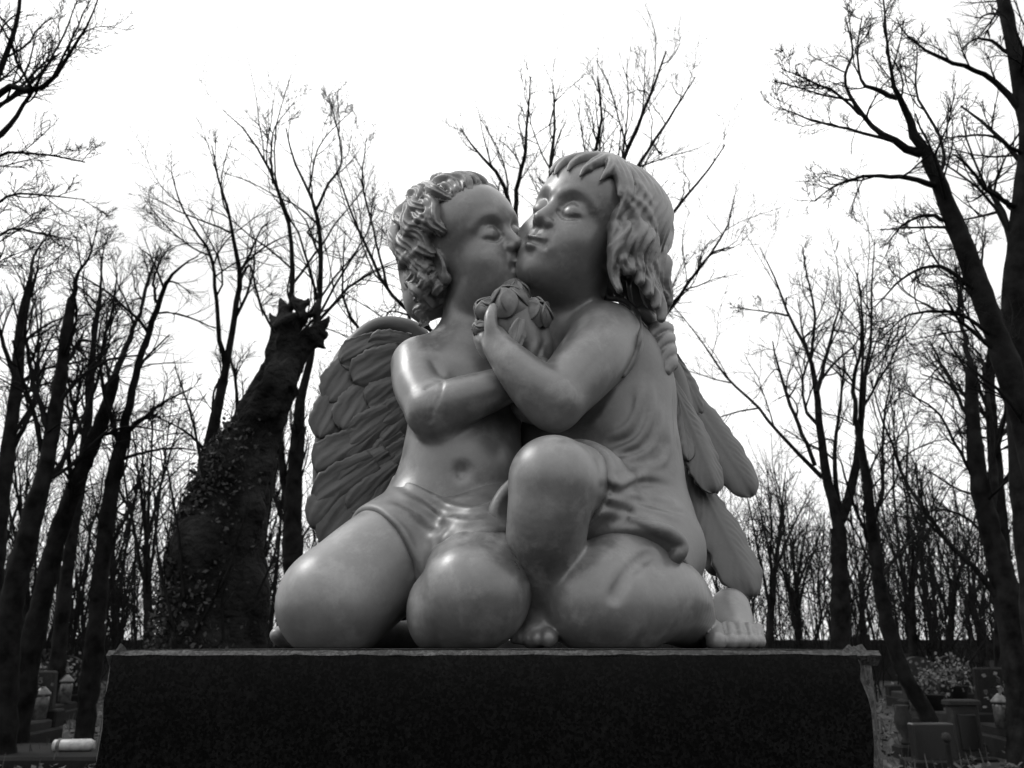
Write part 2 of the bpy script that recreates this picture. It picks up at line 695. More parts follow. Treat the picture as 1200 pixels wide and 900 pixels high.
def chunk_noise(shape, cells, rng):
    a = rng.normal(size=(cells[0] + 2, cells[1] + 2))
    x = np.linspace(0, cells[0], shape[0])
    y = np.linspace(0, cells[1], shape[1])
    i, j = np.minimum(x.astype(int), cells[0]), np.minimum(y.astype(int), cells[1])
    fx, fy = (x - i)[:, None], (y - j)[None, :]
    return (a[np.ix_(i, j)] * (1 - fx) * (1 - fy) + a[np.ix_(i + 1, j)] * fx * (1 - fy) + a[np.ix_(i, j + 1)] * (1 - fx) * fy + a[np.ix_(i + 1, j + 1)] * fx * fy)


def granite_mat(name, lo, hi, rough, bump, spec):
    m, nt, b = mat_new(name)
    N, Lk = nt.nodes, nt.links
    tc = N.new('ShaderNodeTexCoord')
    v = N.new('ShaderNodeTexVoronoi')
    v.inputs['Scale'].default_value = 420
    n1 = N.new('ShaderNodeTexNoise')
    n1.inputs['Scale'].default_value = 90
    n1.inputs['Detail'].default_value = 8
    n1.inputs['Roughness'].default_value = 0.75
    Lk.new(tc.outputs['Object'], v.inputs['Vector'])
    Lk.new(tc.outputs['Object'], n1.inputs['Vector'])
    n3 = N.new('ShaderNodeTexNoise')
    n3.inputs['Scale'].default_value = 7
    n3.inputs['Detail'].default_value = 9
    n3.inputs['Roughness'].default_value = 0.7
    Lk.new(tc.outputs['Object'], n3.inputs['Vector'])
    bwv = N.new('ShaderNodeRGBToBW')
    Lk.new(v.outputs['Color'], bwv.inputs[0])
    mu = N.new('ShaderNodeMath')
    mu.operation = 'MULTIPLY'
    Lk.new(bwv.outputs[0], mu.inputs[0])
    Lk.new(n1.outputs['Fac'], mu.inputs[1])
    mu2 = N.new('ShaderNodeMath')
    mu2.operation = 'MULTIPLY'
    Lk.new(mu.outputs[0], mu2.inputs[0])
    Lk.new(n3.outputs['Fac'], mu2.inputs[1])
    mu = mu2
    rp = N.new('ShaderNodeValToRGB')
    rp.color_ramp.elements[0].position = 0.07
    rp.color_ramp.elements[0].color = g(lo)
    rp.color_ramp.elements[1].position = 0.30
    rp.color_ramp.elements[1].color = g(hi)
    Lk.new(mu.outputs[0], rp.inputs[0])
    Lk.new(rp.outputs[0], b.inputs['Base Color'])
    b.inputs['Roughness'].default_value = rough
    b.inputs['Specular IOR Level'].default_value = spec
    if bump:
        bp = N.new('ShaderNodeBump')
        bp.inputs['Strength'].default_value = bump
        bp.inputs['Distance'].default_value = 0.003
        Lk.new(n1.outputs['Fac'], bp.inputs['Height'])
        Lk.new(bp.outputs[0], b.inputs['Normal'])
    return m


M_POLISH = granite_mat('granite_polished', 0.001, 0.008, 0.16, 0.0, 0.12)
M_ROUGH = granite_mat('granite_rough', 0.02, 0.085, 0.8, 0.8, 0.3)
M_TOP = granite_mat('granite_top', 0.003, 0.014, 0.6, 0.3, 0.1)
M_EARTH = noise_mat('earth', 0.008, 0.028, 1.5, (0.8, 1.0), 0.6, 14, 0.03, 0.2)

me = bpy.data.meshes.new('ground')
rng = np.random.default_rng(3)
gs = np.concatenate([np.linspace(-400, -40, 10), np.linspace(-36, 36, 73), np.linspace(40, 400, 10)])
gy = np.concatenate([np.linspace(-60, -8, 8), np.linspace(-6, 60, 90), np.linspace(66, 600, 12)])
X, Yg = np.meshgrid(gs, gy, indexing='ij')
Z = 0.05 * np.sin(X * 0.7 + 1) * np.cos(Yg * 0.5) + rng.normal(size=X.shape) * 0.02
Z -= 0.03
Z[np.abs(X) + np.abs(Yg - 1.2) < 4] = -0.02
idx = np.arange(X.size).reshape(X.shape)
qd = np.stack([idx[:-1, :-1], idx[1:, :-1], idx[1:, 1:], idx[:-1, 1:]], -1).reshape(-1, 4)
ground = link('ground', mesh_np('ground', np.stack([X, Yg, Z], -1).reshape(-1, 3), qd), None, M_EARTH)
tag(ground, 'dark bare cemetery ground with leaf litter', None, None, 'structure')


def build_pedestal():
    rng = np.random.default_rng(11)
    YF, YB = 0.80, 1.42
    tl, tr = P(123, 762, YF), P(1034, 762, YF)
    xl, xr = tl[0], tr[0]
    root = empty('pedestal', ((xl + xr) / 2, (YF + YB) / 2, -0.03), 'black polished granite pedestal with rough chipped edges under the kissing cherubs', 'pedestal')
    z0, z1 = -0.03, ZT
    ch = 0.0052
    cx = 0.030
    # polished front face, set a little in front of the rough core
    xr0 = P(1006, 770, YF)[0]
    n = 60
    zz = np.linspace(0, 1, n)
    # irregular right border of the polished face
    zs = z1 - ch - (z1 - ch - z0) * zz ** 2.0
    pix = np.interp(zs, [z0, P(0, 900, YF)[2], P(0, 870, YF)[2], P(0, 834, YF)[2], P(0, 799, YF)[2], z1 - ch], [0, 1, 2, 3, 4, 5])
    bx = np.interp(pix, [0, 1, 2, 3, 4, 5], [P(1025, 900, YF)[0] + .002, P(1025, 900, YF)[0], P(1024, 870, YF)[0], P(1020, 834, YF)[0], P(1012, 799, YF)[0], P(1005, 772, YF)[0]])
    bx = bx + chunk_noise((n, 2), (22, 1), rng)[:, 0] * 0.0014
    lx = np.full(n, xl + 0.006) + chunk_noise((n, 2), (26, 1), rng)[:, 0] * 0.0008
    m = 40
    G = np.zeros((m, n, 3))
    for j in range(n):
        G[:, j, 0] = np.linspace(lx[j], bx[j], m)
        G[:, j, 1] = YF
        G[:, j, 2] = zs[j]
    G[:, 0, 2] += chunk_noise((m, 2), (36, 1), rng)[:, 0] * 0.0008
    V, q = solid_grid(G[:, ::-1], 0.004)
    face = link('polished_face', mesh_np('polished_face', V, q, smooth=False), root, M_POLISH)
    # rough pitched right edge: a chipped chamfer running from the face to the side
    def strip(a, b, nu, nv, amp, name, flip=False):
        # a: (nv,3) inner line, b: (nv,3) outer line
        s = np.linspace(0, 1, nu)[:, None, None]
        G = a[None] * (1 - s) + b[None] * s
        nrm = np.cross(b[0] - a[0], a[-1] - a[0])
        nrm /= np.linalg.norm(nrm)
        if nrm[1] > 0.2:
            nrm = -nrm
        w = np.sin(np.linspace(0, math.pi, nu))[:, None] * 0.7 + 0.3
        d = chunk_noise((nu, nv), (3, nv // 5), rng) * 0.6 + chunk_noise((nu, nv), (6, nv // 2), rng) * 0.4
        fade = np.clip(np.arange(nv) / 24.0, 0.15, 1)[None] if name == 'chipped_edge' else 1.0
        G = G + (d * w * amp * fade)[..., None] * nrm
        V, q = solid_grid(G if flip else G[:, ::-1], 0.012)
        return link(name, mesh_np(name, V, q, smooth=False), root, M_ROUGH)
    a = np.stack([bx - 0.001, np.full(n, YF + 0.001), zs], 1)
    b = np.stack([np.full(n, xr) + chunk_noise((n, 2), (24, 1), rng)[:, 0] * 0.001, np.full(n, YF + cx), zs], 1)
    zq = np.linspace(0, n - 1, 160)
    ip = lambda A: np.stack([np.interp(zq, np.arange(n), A[:, c]) for c in range(3)], 1)
    strip(ip(a), ip(b), 10, 160, 0.0022, 'chipped_edge')
    a2 = np.stack([lx + 0.001, np.full(n, YF + 0.001), zs], 1)
    b2 = np.stack([np.full(n, xl), np.full(n, YF + 0.012), zs], 1)
    strip(ip(a2), ip(b2), 4, 160, 0.001, 'chipped_edge', True)
    # top front edge, a narrow rough chamfer catching the sky
    k = 260
    xs = np.linspace(xl + 0.001, xr - 0.001, k)
    a3 = np.stack([xs, np.full(k, YF + 0.001), np.full(k, z1 - ch) + chunk_noise((k, 2), (90, 1), rng)[:, 0] * 0.0005], 1)
    b3 = np.stack([xs, np.full(k, YF + 0.006), np.full(k, z1 - 0.0008) + chunk_noise((k, 2), (70, 1), rng)[:, 0] * 0.0002], 1)
    strip(a3, b3, 5, k, 0.0004, 'top_edge')
    # core block behind the dressed faces
    x0, x1, y0, y1 = xl + 0.001, xr - 0.004, YF + 0.006, YB
    # top at z1 with a set-back so no faces coincide
    V = np.array([(x0, y0 + .004, z0), (x1 - .03, y0 + .004, z0), (x1, y0 + cx + .004, z0), (x1, y1, z0), (x0, y1, z0)])
    V = np.concatenate([V, V + np.array([0, 0, z1 - z0])])
    quads = [[i, (i + 1) % 5, (i + 1) % 5 + 5, i + 5] for i in range(5)]
    me = bpy.data.meshes.new('block')
    me.from_pydata([tuple(v) for v in V], [], quads + [[9 - i + 0 for i in range(5)][::-1], [4, 3, 2, 1, 0]])
    link('block', me, root, M_TOP)


build_pedestal()

# ------------------------------------------------------------------ the statue
STATUE = empty('statue', tuple(P(600, 760, 1.05)[:2]) + (ZT,), 'two kissing winged cherubs in dark cast metal kneeling on the granite pedestal', 'statue')
VOX = 0.0022

# ---- boy
BC = P(554, 292, 1.06)
BR = frame((0.72, -0.69, 0.07), (-0.36, -0.18, 0.91))
BH = 0.189
boy = Clay((-0.34, 0.83, ZT - 0.004), (0.225, 1.24, HC + 0.66), VOX)
boy.ball(P(531, 612, 1.075), (0.088, 0.074, 0.072), k=0)
boy.ball(P(541, 548, 1.065), (0.078, 0.074, 0.078), k=0.04)
boy.ball(P(546, 468, 1.085), (0.076, 0.060, 0.088), k=0.05)
limb(boy, [(500, 430, 1.075, 0.036), (545, 424, 1.085, 0.046), (598, 428, 1.10, 0.036)], k=0.04)
limb(boy, [(546, 410, 1.085, 0.040), (548, 372, 1.08, 0.035), (552, 335, 1.075, 0.036)], k=0.025)
# pectorals and soft belly
boy.ball(P(515, 440, 1.04), (0.035, 0.03, 0.03), k=0.035)
boy.ball(P(570, 450, 1.045), (0.035, 0.03, 0.03), k=0.035)
# right arm, folded across
limb(boy, [(491, 428, 1.062, 0.0375), (494, 452, 1.03, 0.0365), (508, 482, 0.995, 0.033)], k=0.016)
limb(boy, [(507, 482, 0.997, 0.033), (540, 470, 0.985, 0.0305), (580, 456, 0.985, 0.0255), (612, 445, 0.99, 0.0205), (632, 436, 0.99, 0.02)], k=0.008)
# left arm round the girl's back, hand on her shoulder
limb(boy, [(600, 428, 1.10, 0.036), (640, 432, 1.17, 0.034), (700, 430, 1.205, 0.03), (760, 420, 1.195, 0.025), (785, 412, 1.17, 0.022)], k=0.012)
# right leg folded outwards
limb(boy, [(506, 622, 1.06, 0.066), (450, 660, 1.01, 0.066), (395, 700, 0.975, 0.0605)], k=0.03)
boy.ball(P(392, 712, 0.968), (0.058, 0.055, 0.05), k=0.03)
limb(boy, [(392, 722, 0.98, 0.042), (420, 735, 1.06, 0.042), (470, 740, 1.13, 0.032)], k=0.012)
limb(boy, [(380, 742, 1.03, 0.022), (350, 744, 1.03, 0.017), (330, 745, 1.02, 0.013)], k=0.008)
boy.ball(P(325, 744, 1.012), (0.010, 0.012, 0.0095), k=0.003)
# left leg, knee to the front
limb(boy, [(545, 722, 0.95, 0.045), (530, 735, 1.05, 0.04), (540, 742, 1.13, 0.03)], k=0.014)
boy.blur(6)
limb(boy, [(572, 625, 1.045, 0.062), (566, 665, 0.98, 0.064), (557, 696, 0.93, 0.060)], k=0.010)
boy.ball(P(506, 716, 0.945), (0.0275, 0.040, 0.042), k=0.006)
boy.ball(P(779, 406, 1.125), (0.020, 0.028, 0.032), k=0.012)
for a, b, c in (((772, 388), (762, 374), (751, 365)), ((787, 390), (774, 384), (761, 393)), ((791, 402), (780, 398), (766, 410)), ((793, 414), (784, 412), (772, 424)), ((794, 426), (787, 425), (779, 435))):
    limb(boy, [(*a, 1.105, 0.0112), (*b, 1.075, 0.0104), (*c, 1.066, 0.0088)], k=0.0016)
head(boy, BC, BR, BH)
settle(boy)
# navel, crease of the chest, crease of the arm, repair crack
boy.ball(boy.hit(541, 553), (0.006, 0.0065, 0.0075), k=0.012, op='carve')
boy.stroke([(506, 412), (512, 430), (519, 446)], 0.007, -0.0045)
boy.stroke([(497, 456), (506, 451), (519, 445)], 0.0025, -0.0036, taper=0.1)
boy.stroke([(519, 445), (516, 462), (508, 480), (503, 494)], 0.0022, -0.0016, taper=0.1)
boy.stroke([(500, 490), (507, 496)], 0.004, -0.004)
M_BOY = boy.mesh('boy_figure')
boy_o = link('boy_figure', M_BOY, STATUE, M_SKIN)
tag(boy_o, 'bare-chested boy cherub kissing the cheek of the other')

# ---- girl
GC = P(684, 273, 1.035)
GR = frame((-0.609, -0.778, 0.14), (0.42, -0.17, 0.89))
GH = 0.206
girl = Clay((-0.06, 0.82, ZT - 0.004), (0.34, 1.22, HC + 0.70), VOX)
girl.ball(P(736, 612, 1.085), (0.076, 0.076, 0.076), k=0)
girl.ball(P(728, 540, 1.09), (0.074, 0.064, 0.074), k=0.04)
girl.ball(P(712, 462, 1.09), (0.076, 0.062, 0.088), k=0.05)
limb(girl, [(712, 400, 1.05, 0.042), (680, 412, 1.075, 0.044), (640, 425, 1.09, 0.036)], k=0.035)
limb(girl, [(668, 410, 1.08, 0.046), (668, 372, 1.07, 0.042), (676, 330, 1.065, 0.042)], k=0.025)
# left arm: shoulder, elbow, hand with the flowers
limb(girl, [(710, 393, 1.03, 0.0445), (690, 425, 0.995, 0.0435), (650, 470, 0.958, 0.0355)], k=0.02)
limb(girl, [(648, 470, 0.958, 0.0355), (628, 455, 0.950, 0.0315), (604, 430, 0.950, 0.0255), (585, 408, 0.955, 0.0195)], k=0.008)
# right arm, half hidden behind the flowers
limb(girl, [(640, 425, 1.085, 0.036), (628, 455, 1.04, 0.032), (625, 470, 1.01, 0.03)], k=0.012)
# right leg, knee raised
limb(girl, [(705, 615, 1.06, 0.062), (675, 580, 0.98, 0.058), (649, 562, 0.905, 0.0475)], k=0.02)
# left leg folded under
# left foot with its toes on the edge
limb(girl, [(856, 712, 1.11, 0.025), (860, 732, 1.085, 0.025), (865, 747, 1.05, 0.018)], k=0.006)
girl.ball(P(750, 455, 1.12), (0.038, 0.042, 0.062), k=0.04)
girl.blur(6)
limb(girl, [(648, 563, 0.903, 0.0475), (642, 610, 0.915, 0.0450), (636, 665, 0.955, 0.0420), (633, 715, 0.985, 0.0280)], k=0.008)
limb(girl, [(634, 715, 0.985, 0.028), (630, 735, 0.965, 0.022), (626, 745, 0.94, 0.015)], k=0.012)
limb(girl, [(758, 645, 1.05, 0.066), (730, 672, 0.99, 0.064), (706, 697, 0.95, 0.0590)], k=0.006)
left_knee = P(702, 712, 0.945)
girl.ball(left_knee, (0.056, 0.053, 0.048), k=0.025)
limb(girl, [(738, 722, 0.957, 0.043), (762, 702, 0.966, 0.049), (786, 706, 1.0, 0.047), (812, 735, 1.07, 0.028)], k=0.004)
girl.ball(P(580, 398, 0.963), (0.016, 0.017, 0.018), k=0.010)
limb(girl, [(580, 402, 0.952, 0.0105), (576, 386, 0.947, 0.0088), (575, 372, 0.949, 0.0080), (578, 361, 0.953, 0.0062)], k=0.006)      # thumb
for a, b, c in (((569, 398), (562, 388), (563, 372)), ((572, 402), (563, 397), (560, 384)), ((576, 408), (566, 406), (562, 396)), ((581, 413), (571, 414), (566, 406))):
    limb(girl, [(*a, 0.968, 0.0095), (*b, 0.985, 0.0085), (*c, 1.0, 0.0075)], k=0.003)
for i, (x, r) in enumerate(((645, 0.0100), (632, 0.0085), (622, 0.0078), (613, 0.007), (606, 0.0065))):
    limb(girl, [(x - 1, 742, 0.945, r * 1.1), (x - 2, 748, 0.925 + 0.004 * i, r)], k=0.002)
for i, (x, r) in enumerate(((838, 0.0120), (855, 0.0098), (867.5, 0.0090), (879, 0.0083), (889, 0.0076))):
    limb(girl, [(x - 2, 737, 1.045, r * 0.95), (x, 746, 1.015 + 0.004 * i, r * 0.9), (x + 1, 752, 1.0 + 0.004 * i, r)], k=0.0012)
head(girl, GC, GR, GH, ear=False)
settle(girl)
girl.stroke([(716, 712), (724, 692), (738, 670), (754, 655), (772, 645)], 0.0060, -0.0105, taper=0.25)
M_GIRL = girl.mesh('girl_figure')
girl_o = link('girl_figure', M_GIRL, STATUE, M_SKIN)
tag(girl_o, 'long-haired girl cherub with one knee raised, holding flowers')
print('figures', round(time.time() - T0, 1))


# ---- hair
def scalp_fn(C, R, H, c0, r0):
    c0, r0 = np.array(c0), np.array(r0)

    def S(d, lift=0.0):
        """point on the cap in local direction d (any length)"""
        d = np.asarray(d, float)
        d = d / np.linalg.norm(d)
        t = 1.0 / np.sqrt(((d / r0) ** 2).sum())
        return c0 + d * (t + lift)

    def W(p):
        return C + H * (R @ p)
    return S, W


def boy_hair():
    rng = np.random.default_rng(5)
    S, W = scalp_fn(BC, BR, BH, (0, -0.12, 0.12), (0.37, 0.38, 0.365))
    mid = W(np.array((0, -0.12, 0.1)))
    cl = Clay(mid - 0.145, mid + 0.135, 0.0017)
    cl.ball(W(np.array((0, -0.12, 0.12))), np.array((0.372, 0.385, 0.367)) * BH, BR, 0)
    cl.ball(W(np.array((0, -0.24, -0.22))), np.array((0.25, 0.22, 0.26)) * BH, BR, 0.05)
    face = np.array((0, 0.90, -0.42))
    face /= np.linalg.norm(face)
    ax = np.array((0.0, -0.42, 0.91))               # whorl on the crown
    ex = np.array((1.0, 0, 0))
    ey = np.cross(ax, ex)                           # towards the forehead
    n = 10
    for th0, th1, cnt, lay in ((108, 158, 22, 0.0), (84, 138, 26, 0.012), (60, 112, 24, 0.022), (36, 88, 20, 0.032), (8, 60, 13, 0.04)):
        for j in range(cnt):
            a0 = 2 * math.pi * (j + rng.uniform(-0.22, 0.22)) / cnt + th0
            sg = 1 if math.sin(a0 * 3 + th0) > 0 else -1
            ph0 = rng.uniform(-0.5, 0.5) + (0.6 if sg > 0 else 3.6)
            wv = rng.uniform(0.06, 0.10)
            dt = rng.uniform(-6, 6)
            pts, bad = [], False
            for i in range(n):
                t = i / (n - 1)
                th = math.radians(th0 + dt + (th1 - th0) * t)
                a = a0 + wv * (0.35 + t) * math.sin(ph0 + t * 6.6) / max(0.45, math.sin(th))
                d = ax * math.cos(th) + (ey * math.cos(a) - ex * math.sin(a)) * math.sin(th)
                if d @ face > math.cos(math.radians(64)) or (d[1] > 0.05 and d[2] < -0.30):
                    bad = True
                    break
                low = max(0.0, -d[2] - 0.2)
                p = S(d, lay + 0.035 * math.sin(t * 2.4) + 0.012 * math.sin(ph0 + t * 11))
                pts.append(W(p + np.array((0, -0.06 * low, -0.10 * low))))
            if len(pts) < 5 or abs(np.dot(np.linalg.inv(BR) @ (pts[-1] - BC) / BH - np.array((0.34, -0.03, -0.20)), np.ones(3))) < 0.0:
                continue
            lock(cl, np.array(pts), BH * rng.uniform(0.052, 0.070), mid, groove=0.16, k=0.0016, freq=rng.uniform(6.5, 9), r_end=0.35 if not bad else 0.5)
    # heavier curls on the nape
    cl.ball(P(497, 346, 1.09), (0.030, 0.03, 0.040), k=0.02)
    for j in range(26):
        px, py = 474 + 44 * ((j * 0.618) % 1), 322 + 48 * (j / 26) + rng.uniform(-4, 4)
        if px < 476 + (py - 322) * 0.22:
            continue
        s_ = rng.choice([-1, 1])
        pix = [(px, py - 9), (px + 4 * s_, py - 3), (px - 1 * s_, py + 4), (px - 4 * s_, py + 9), (px + 1 * s_, py + 13)]
        pts = np.array([cl.hit(a, b, 1.07) + np.array((0, -0.0015, 0)) for a, b in pix])
        if np.ptp(pts[:, 1]) > 0.025:
            continue
        lock(cl, pts, BH * 0.042, mid, groove=0.16, k=0.0014, freq=6, r_end=0.4)
    # tuft over the middle of the forehead
    for j, (x, z) in enumerate(((0.02, 0.80), (-0.10, 0.82), (0.14, 0.78), (0.25, 0.72))):
        pts = []
        for i in range(7):
            t = i / 6
            d = np.array((x + 0.10 * math.sin(t * 4 + j), 0.25 + 0.62 * t, z - 0.22 * t))
            pts.append(W(S(d, 0.045 + 0.05 * math.sin(t * 3.0))))
        lock(cl, np.array(pts), BH * 0.05, mid, groove=0.16, k=0.0016, freq=7, r_end=0.4)
    for pix in ([(523, 229), (499, 249), (479, 267), (470, 289)], [(503, 244), (497, 264), (503, 273), (508, 284)], [(492, 282), (488, 293), (474, 307), (471, 320)], [(506, 289), (503, 307), (492, 320), (490, 333)],
                [(517, 258), (522, 273), (516, 289), (520, 306)], [(488, 347), (497, 360), (492, 376)], [(539, 214), (528, 229), (532, 244)], [(563, 219), (548, 225), (539, 239)], [(512, 238), (508, 250), (515, 262)], [(480, 292), (470, 306), (467, 318)]):
        cl.stroke(pix, 0.0035, 0.0045, 6)
    o = link('hair', cl.mesh('boy_hair'), boy_o, M_HAIR)
    tag(o, 'short curly hair of the boy')


def girl_hair():
    rng = np.random.default_rng(8)
    S, W = scalp_fn(GC, GR, GH, (0, -0.10, 0.12), (0.375, 0.41, 0.36))
    mid = W(np.array((0, -0.10, 0.05)))
    cl = Clay(mid - np.array((0.13, 0.13, 0.16)), mid + np.array((0.15, 0.15, 0.13)), 0.0017)
    cl.ball(W(np.array((0, -0.10, 0.12))), np.array((0.377, 0.40, 0.362)) * GH, GR, 0)
    up = GR[:, 2]

    def path(phi, th0, th1, hang, lay, wav, phs, turn=0.0, drop_out=0.0, n=10, lift=0.0):
        pts = []
        for s in range(n):
            t = s / (n - 1)
            th = math.radians(th0 + (th1 - th0) * t)
            a = phi + turn * t + 1.25 * wav * math.sin(phs + t * 7.0) / max(0.35, math.sin(th))
            d = np.array((math.sin(a) * math.sin(th), math.cos(a) * math.sin(th), math.cos(th)))
            pts.append(W(S(d, lay + lift * t )))
        if hang:
            p = pts[-1]
            o = p - mid
            o[2] = 0
            o /= np.linalg.norm(o) + 1e-6
            la = np.array((-o[1], o[0], 0))
            m = 6
            for s in range(1, m + 1):
                t = s / m
                pts.append(p + np.array((0, 0, -hang * t)) + o * (drop_out * math.sin(t * 2.3) + 0.006 * math.sin(phs + 6 * t)) + la * wav * 0.035 * math.sin(phs + 7.5 + t * 5.5))
        return np.array(pts)
    D = math.radians
    # back and sides (local angle: 0 = face, negative = her left, the side towards the viewer)
    for lay, cnt, r in ((0.0, 26, 0.080), (0.030, 14, 0.074)):
        for j in range(cnt):
            ph = -D(64) - D(192) * (j + rng.uniform(-0.3, 0.3)) / (cnt - 1)
            if lay > 0 and ph > -D(115):
                continue
            right = ph < -D(215)
            hang = rng.uniform(0.055, 0.088) if not right else rng.uniform(0.03, 0.05)
            pts = path(ph, (9 if lay == 0 else 34) + rng.uniform(0, 10), 99 + rng.uniform(-6, 8), hang, lay + rng.uniform(-0.01, 0.015), rng.uniform(0.09, 0.13), rng.uniform(-0.2, 0.2) + 4.8 * j / cnt, turn=rng.uniform(-0.06, 0.06), drop_out=rng.uniform(0.002, 0.024))
            lock(cl, pts, GH * r * rng.uniform(0.85, 1.15), mid, groove=0.20, k=0.0022, freq=rng.uniform(6.5, 8.5), r_end=0.35)
    # locks framing the face on her left
    for j, ph in enumerate((-46, -56, -67, -79, -92, -106)):
        pts = path(D(ph), 20, 104, 0.050 + 0.008 * j, 0.035 + 0.006 * j, 0.10, 1.2 + 0.22 * j, turn=-D(20 - 3 * j), drop_out=0.006, n=12)
        lock(cl, pts, GH * 0.062, mid, groove=0.15, k=0.0025, freq=6, r_end=0.5)
    # fringe
    for j, (p0, p1, t0, t1) in enumerate(((-12, -34, 14, 58), (-4, -20, 16, 60), (4, -6, 18, 57), (10, 8, 20, 61), (16, 20, 22, 58), (21, 30, 22, 55), (-20, -46, 12, 62), (-26, -54, 14, 70), (-32, -58, 14, 82))):
        pts = path(D(p0), t0, t1 + 21, 0, 0.035, 0.06, 0.8 * j, turn=D(p1 - p0), lift=0.062, n=9)
        lock(cl, pts, GH * 0.047, mid, groove=0.18, k=0.002, freq=7, r_end=0.16)
    for pix in ([(693, 186), (691, 199), (703, 216), (715, 229), (710, 241)], [(706, 187), (718, 212), (737, 238), (752, 263), (753, 280)], [(723, 192), (735, 224), (757, 243), (767, 268), (766, 288)], [(713, 243), (735, 260), (732, 273), (713, 292), (710, 307), (718, 318)],
                [(747, 277), (723, 292), (718, 307), (728, 317)], [(732, 326), (742, 339), (747, 352)], [(767, 300), (772, 318), (778, 335)], [(740, 205), (756, 225), (768, 245)]):
        cl.stroke(pix, 0.0045, 0.003, 6)
    cl.blur(1)
    o = link('hair', cl.mesh('girl_hair'), girl_o, M_HAIR)
    tag(o, 'long wavy hair of the girl falling to her shoulders')


boy_hair()
girl_hair()
print('hair', round(time.time() - T0, 1))


# ---- clothes
def plane3(a, b, c):
    n = np.cross(b - a, c - a)
    return n / np.linalg.norm(n)


def hem_plane(body, A, B, axis):
    """plane through two surface points seen at pixels A and B, facing along the limb"""
    a, b = body.hit(*A), body.hit(*B)
    w = (b - a) / np.linalg.norm(b - a)
    n = axis - (axis @ w) * w
    return (a + b) / 2, n / np.linalg.norm(n)


def loincloth():
    cl = Clay((-0.21, 0.90, HC), (0.08, 1.19, HC + 0.27), 0.0021)
    e = 0.006
    cl.ball(P(531, 612, 1.075), (0.088 + e, 0.074 + e, 0.072 + e), k=0)
    cl.ball(P(541, 556, 1.067), (0.078 + e, 0.074 + e, 0.072 + e), k=0.03)
    w1, w2, w3 = P(473, 557, 1.07), P(552, 594, 0.985), P(600, 572, 1.05)
    n = plane3(w1, w2, w3)
    cl.cut(w2, n if n[2] > 0 else -n, k=0.003)
    a, b = P(506, 622, 1.06), P(450, 660, 1.01)
    t1 = cl.like()
    t1.tube([a + (a - b) * 0.2, b], [0.066 + e, 0.066 + e], k=0)
    t1.cut(*hem_plane(boy, (440, 600), (487, 672), b - a), k=0.003)
    h, kn = P(572, 625, 1.045), P(566, 665, 0.98)
    t2 = cl.like()
    t2.tube([h, kn], [0.062 + e, 0.064 + e], k=0)
    t2.cut(*hem_plane(boy, (527, 650), (596, 624), kn - h), k=0.003)
    t1.join(t2, 0.02)
    cl.join(t1, 0.012)
    cl.blur(1)
    st = cl.stroke
    st([(447, 588), (470, 600), (500, 625), (525, 640)], 0.006, 0.0030, 8)
    st([(450, 582), (478, 594), (512, 616), (545, 624)], 0.005, -0.0030, 8)
    st([(458, 590), (486, 604), (520, 622)], 0.004, 0.0022, 8)
    st([(440, 600), (458, 607), (474, 625), (486, 655), (490, 676)], 0.004, 0.003, 8)
    st([(500, 618), (518, 648), (510, 668)], 0.006, -0.003, 8)
    st([(536, 612), (520, 632), (516, 650)], 0.006, 0.0025, 8)
    st([(529, 645), (545, 632), (567, 621), (598, 619)], 0.005, 0.004, 8)
    cl.blur(1)
    band = curve2(np.array([cl.hit(a, b, 1.05) for a, b in ((466, 560), (480, 569), (500, 580), (526, 594), (553, 599), (580, 592), (602, 580))]), 6)
    cl.tube(band + np.array((0, 0.002, 0)), 0.0055, k=0.006)
    band2 = curve2(np.array([cl.hit(a, b, 1.05) for a, b in ((458, 572), (476, 583), (500, 596), (530, 609), (558, 612), (596, 601))]), 6)
    cl.brush(band2, 0.005, 0.0035, 0.3)
    cl.blur(1)
    o = link('loincloth', cl.mesh('loincloth'), boy_o, M_CLOTH)
    tag(o, 'cloth wrapped low round the hips')


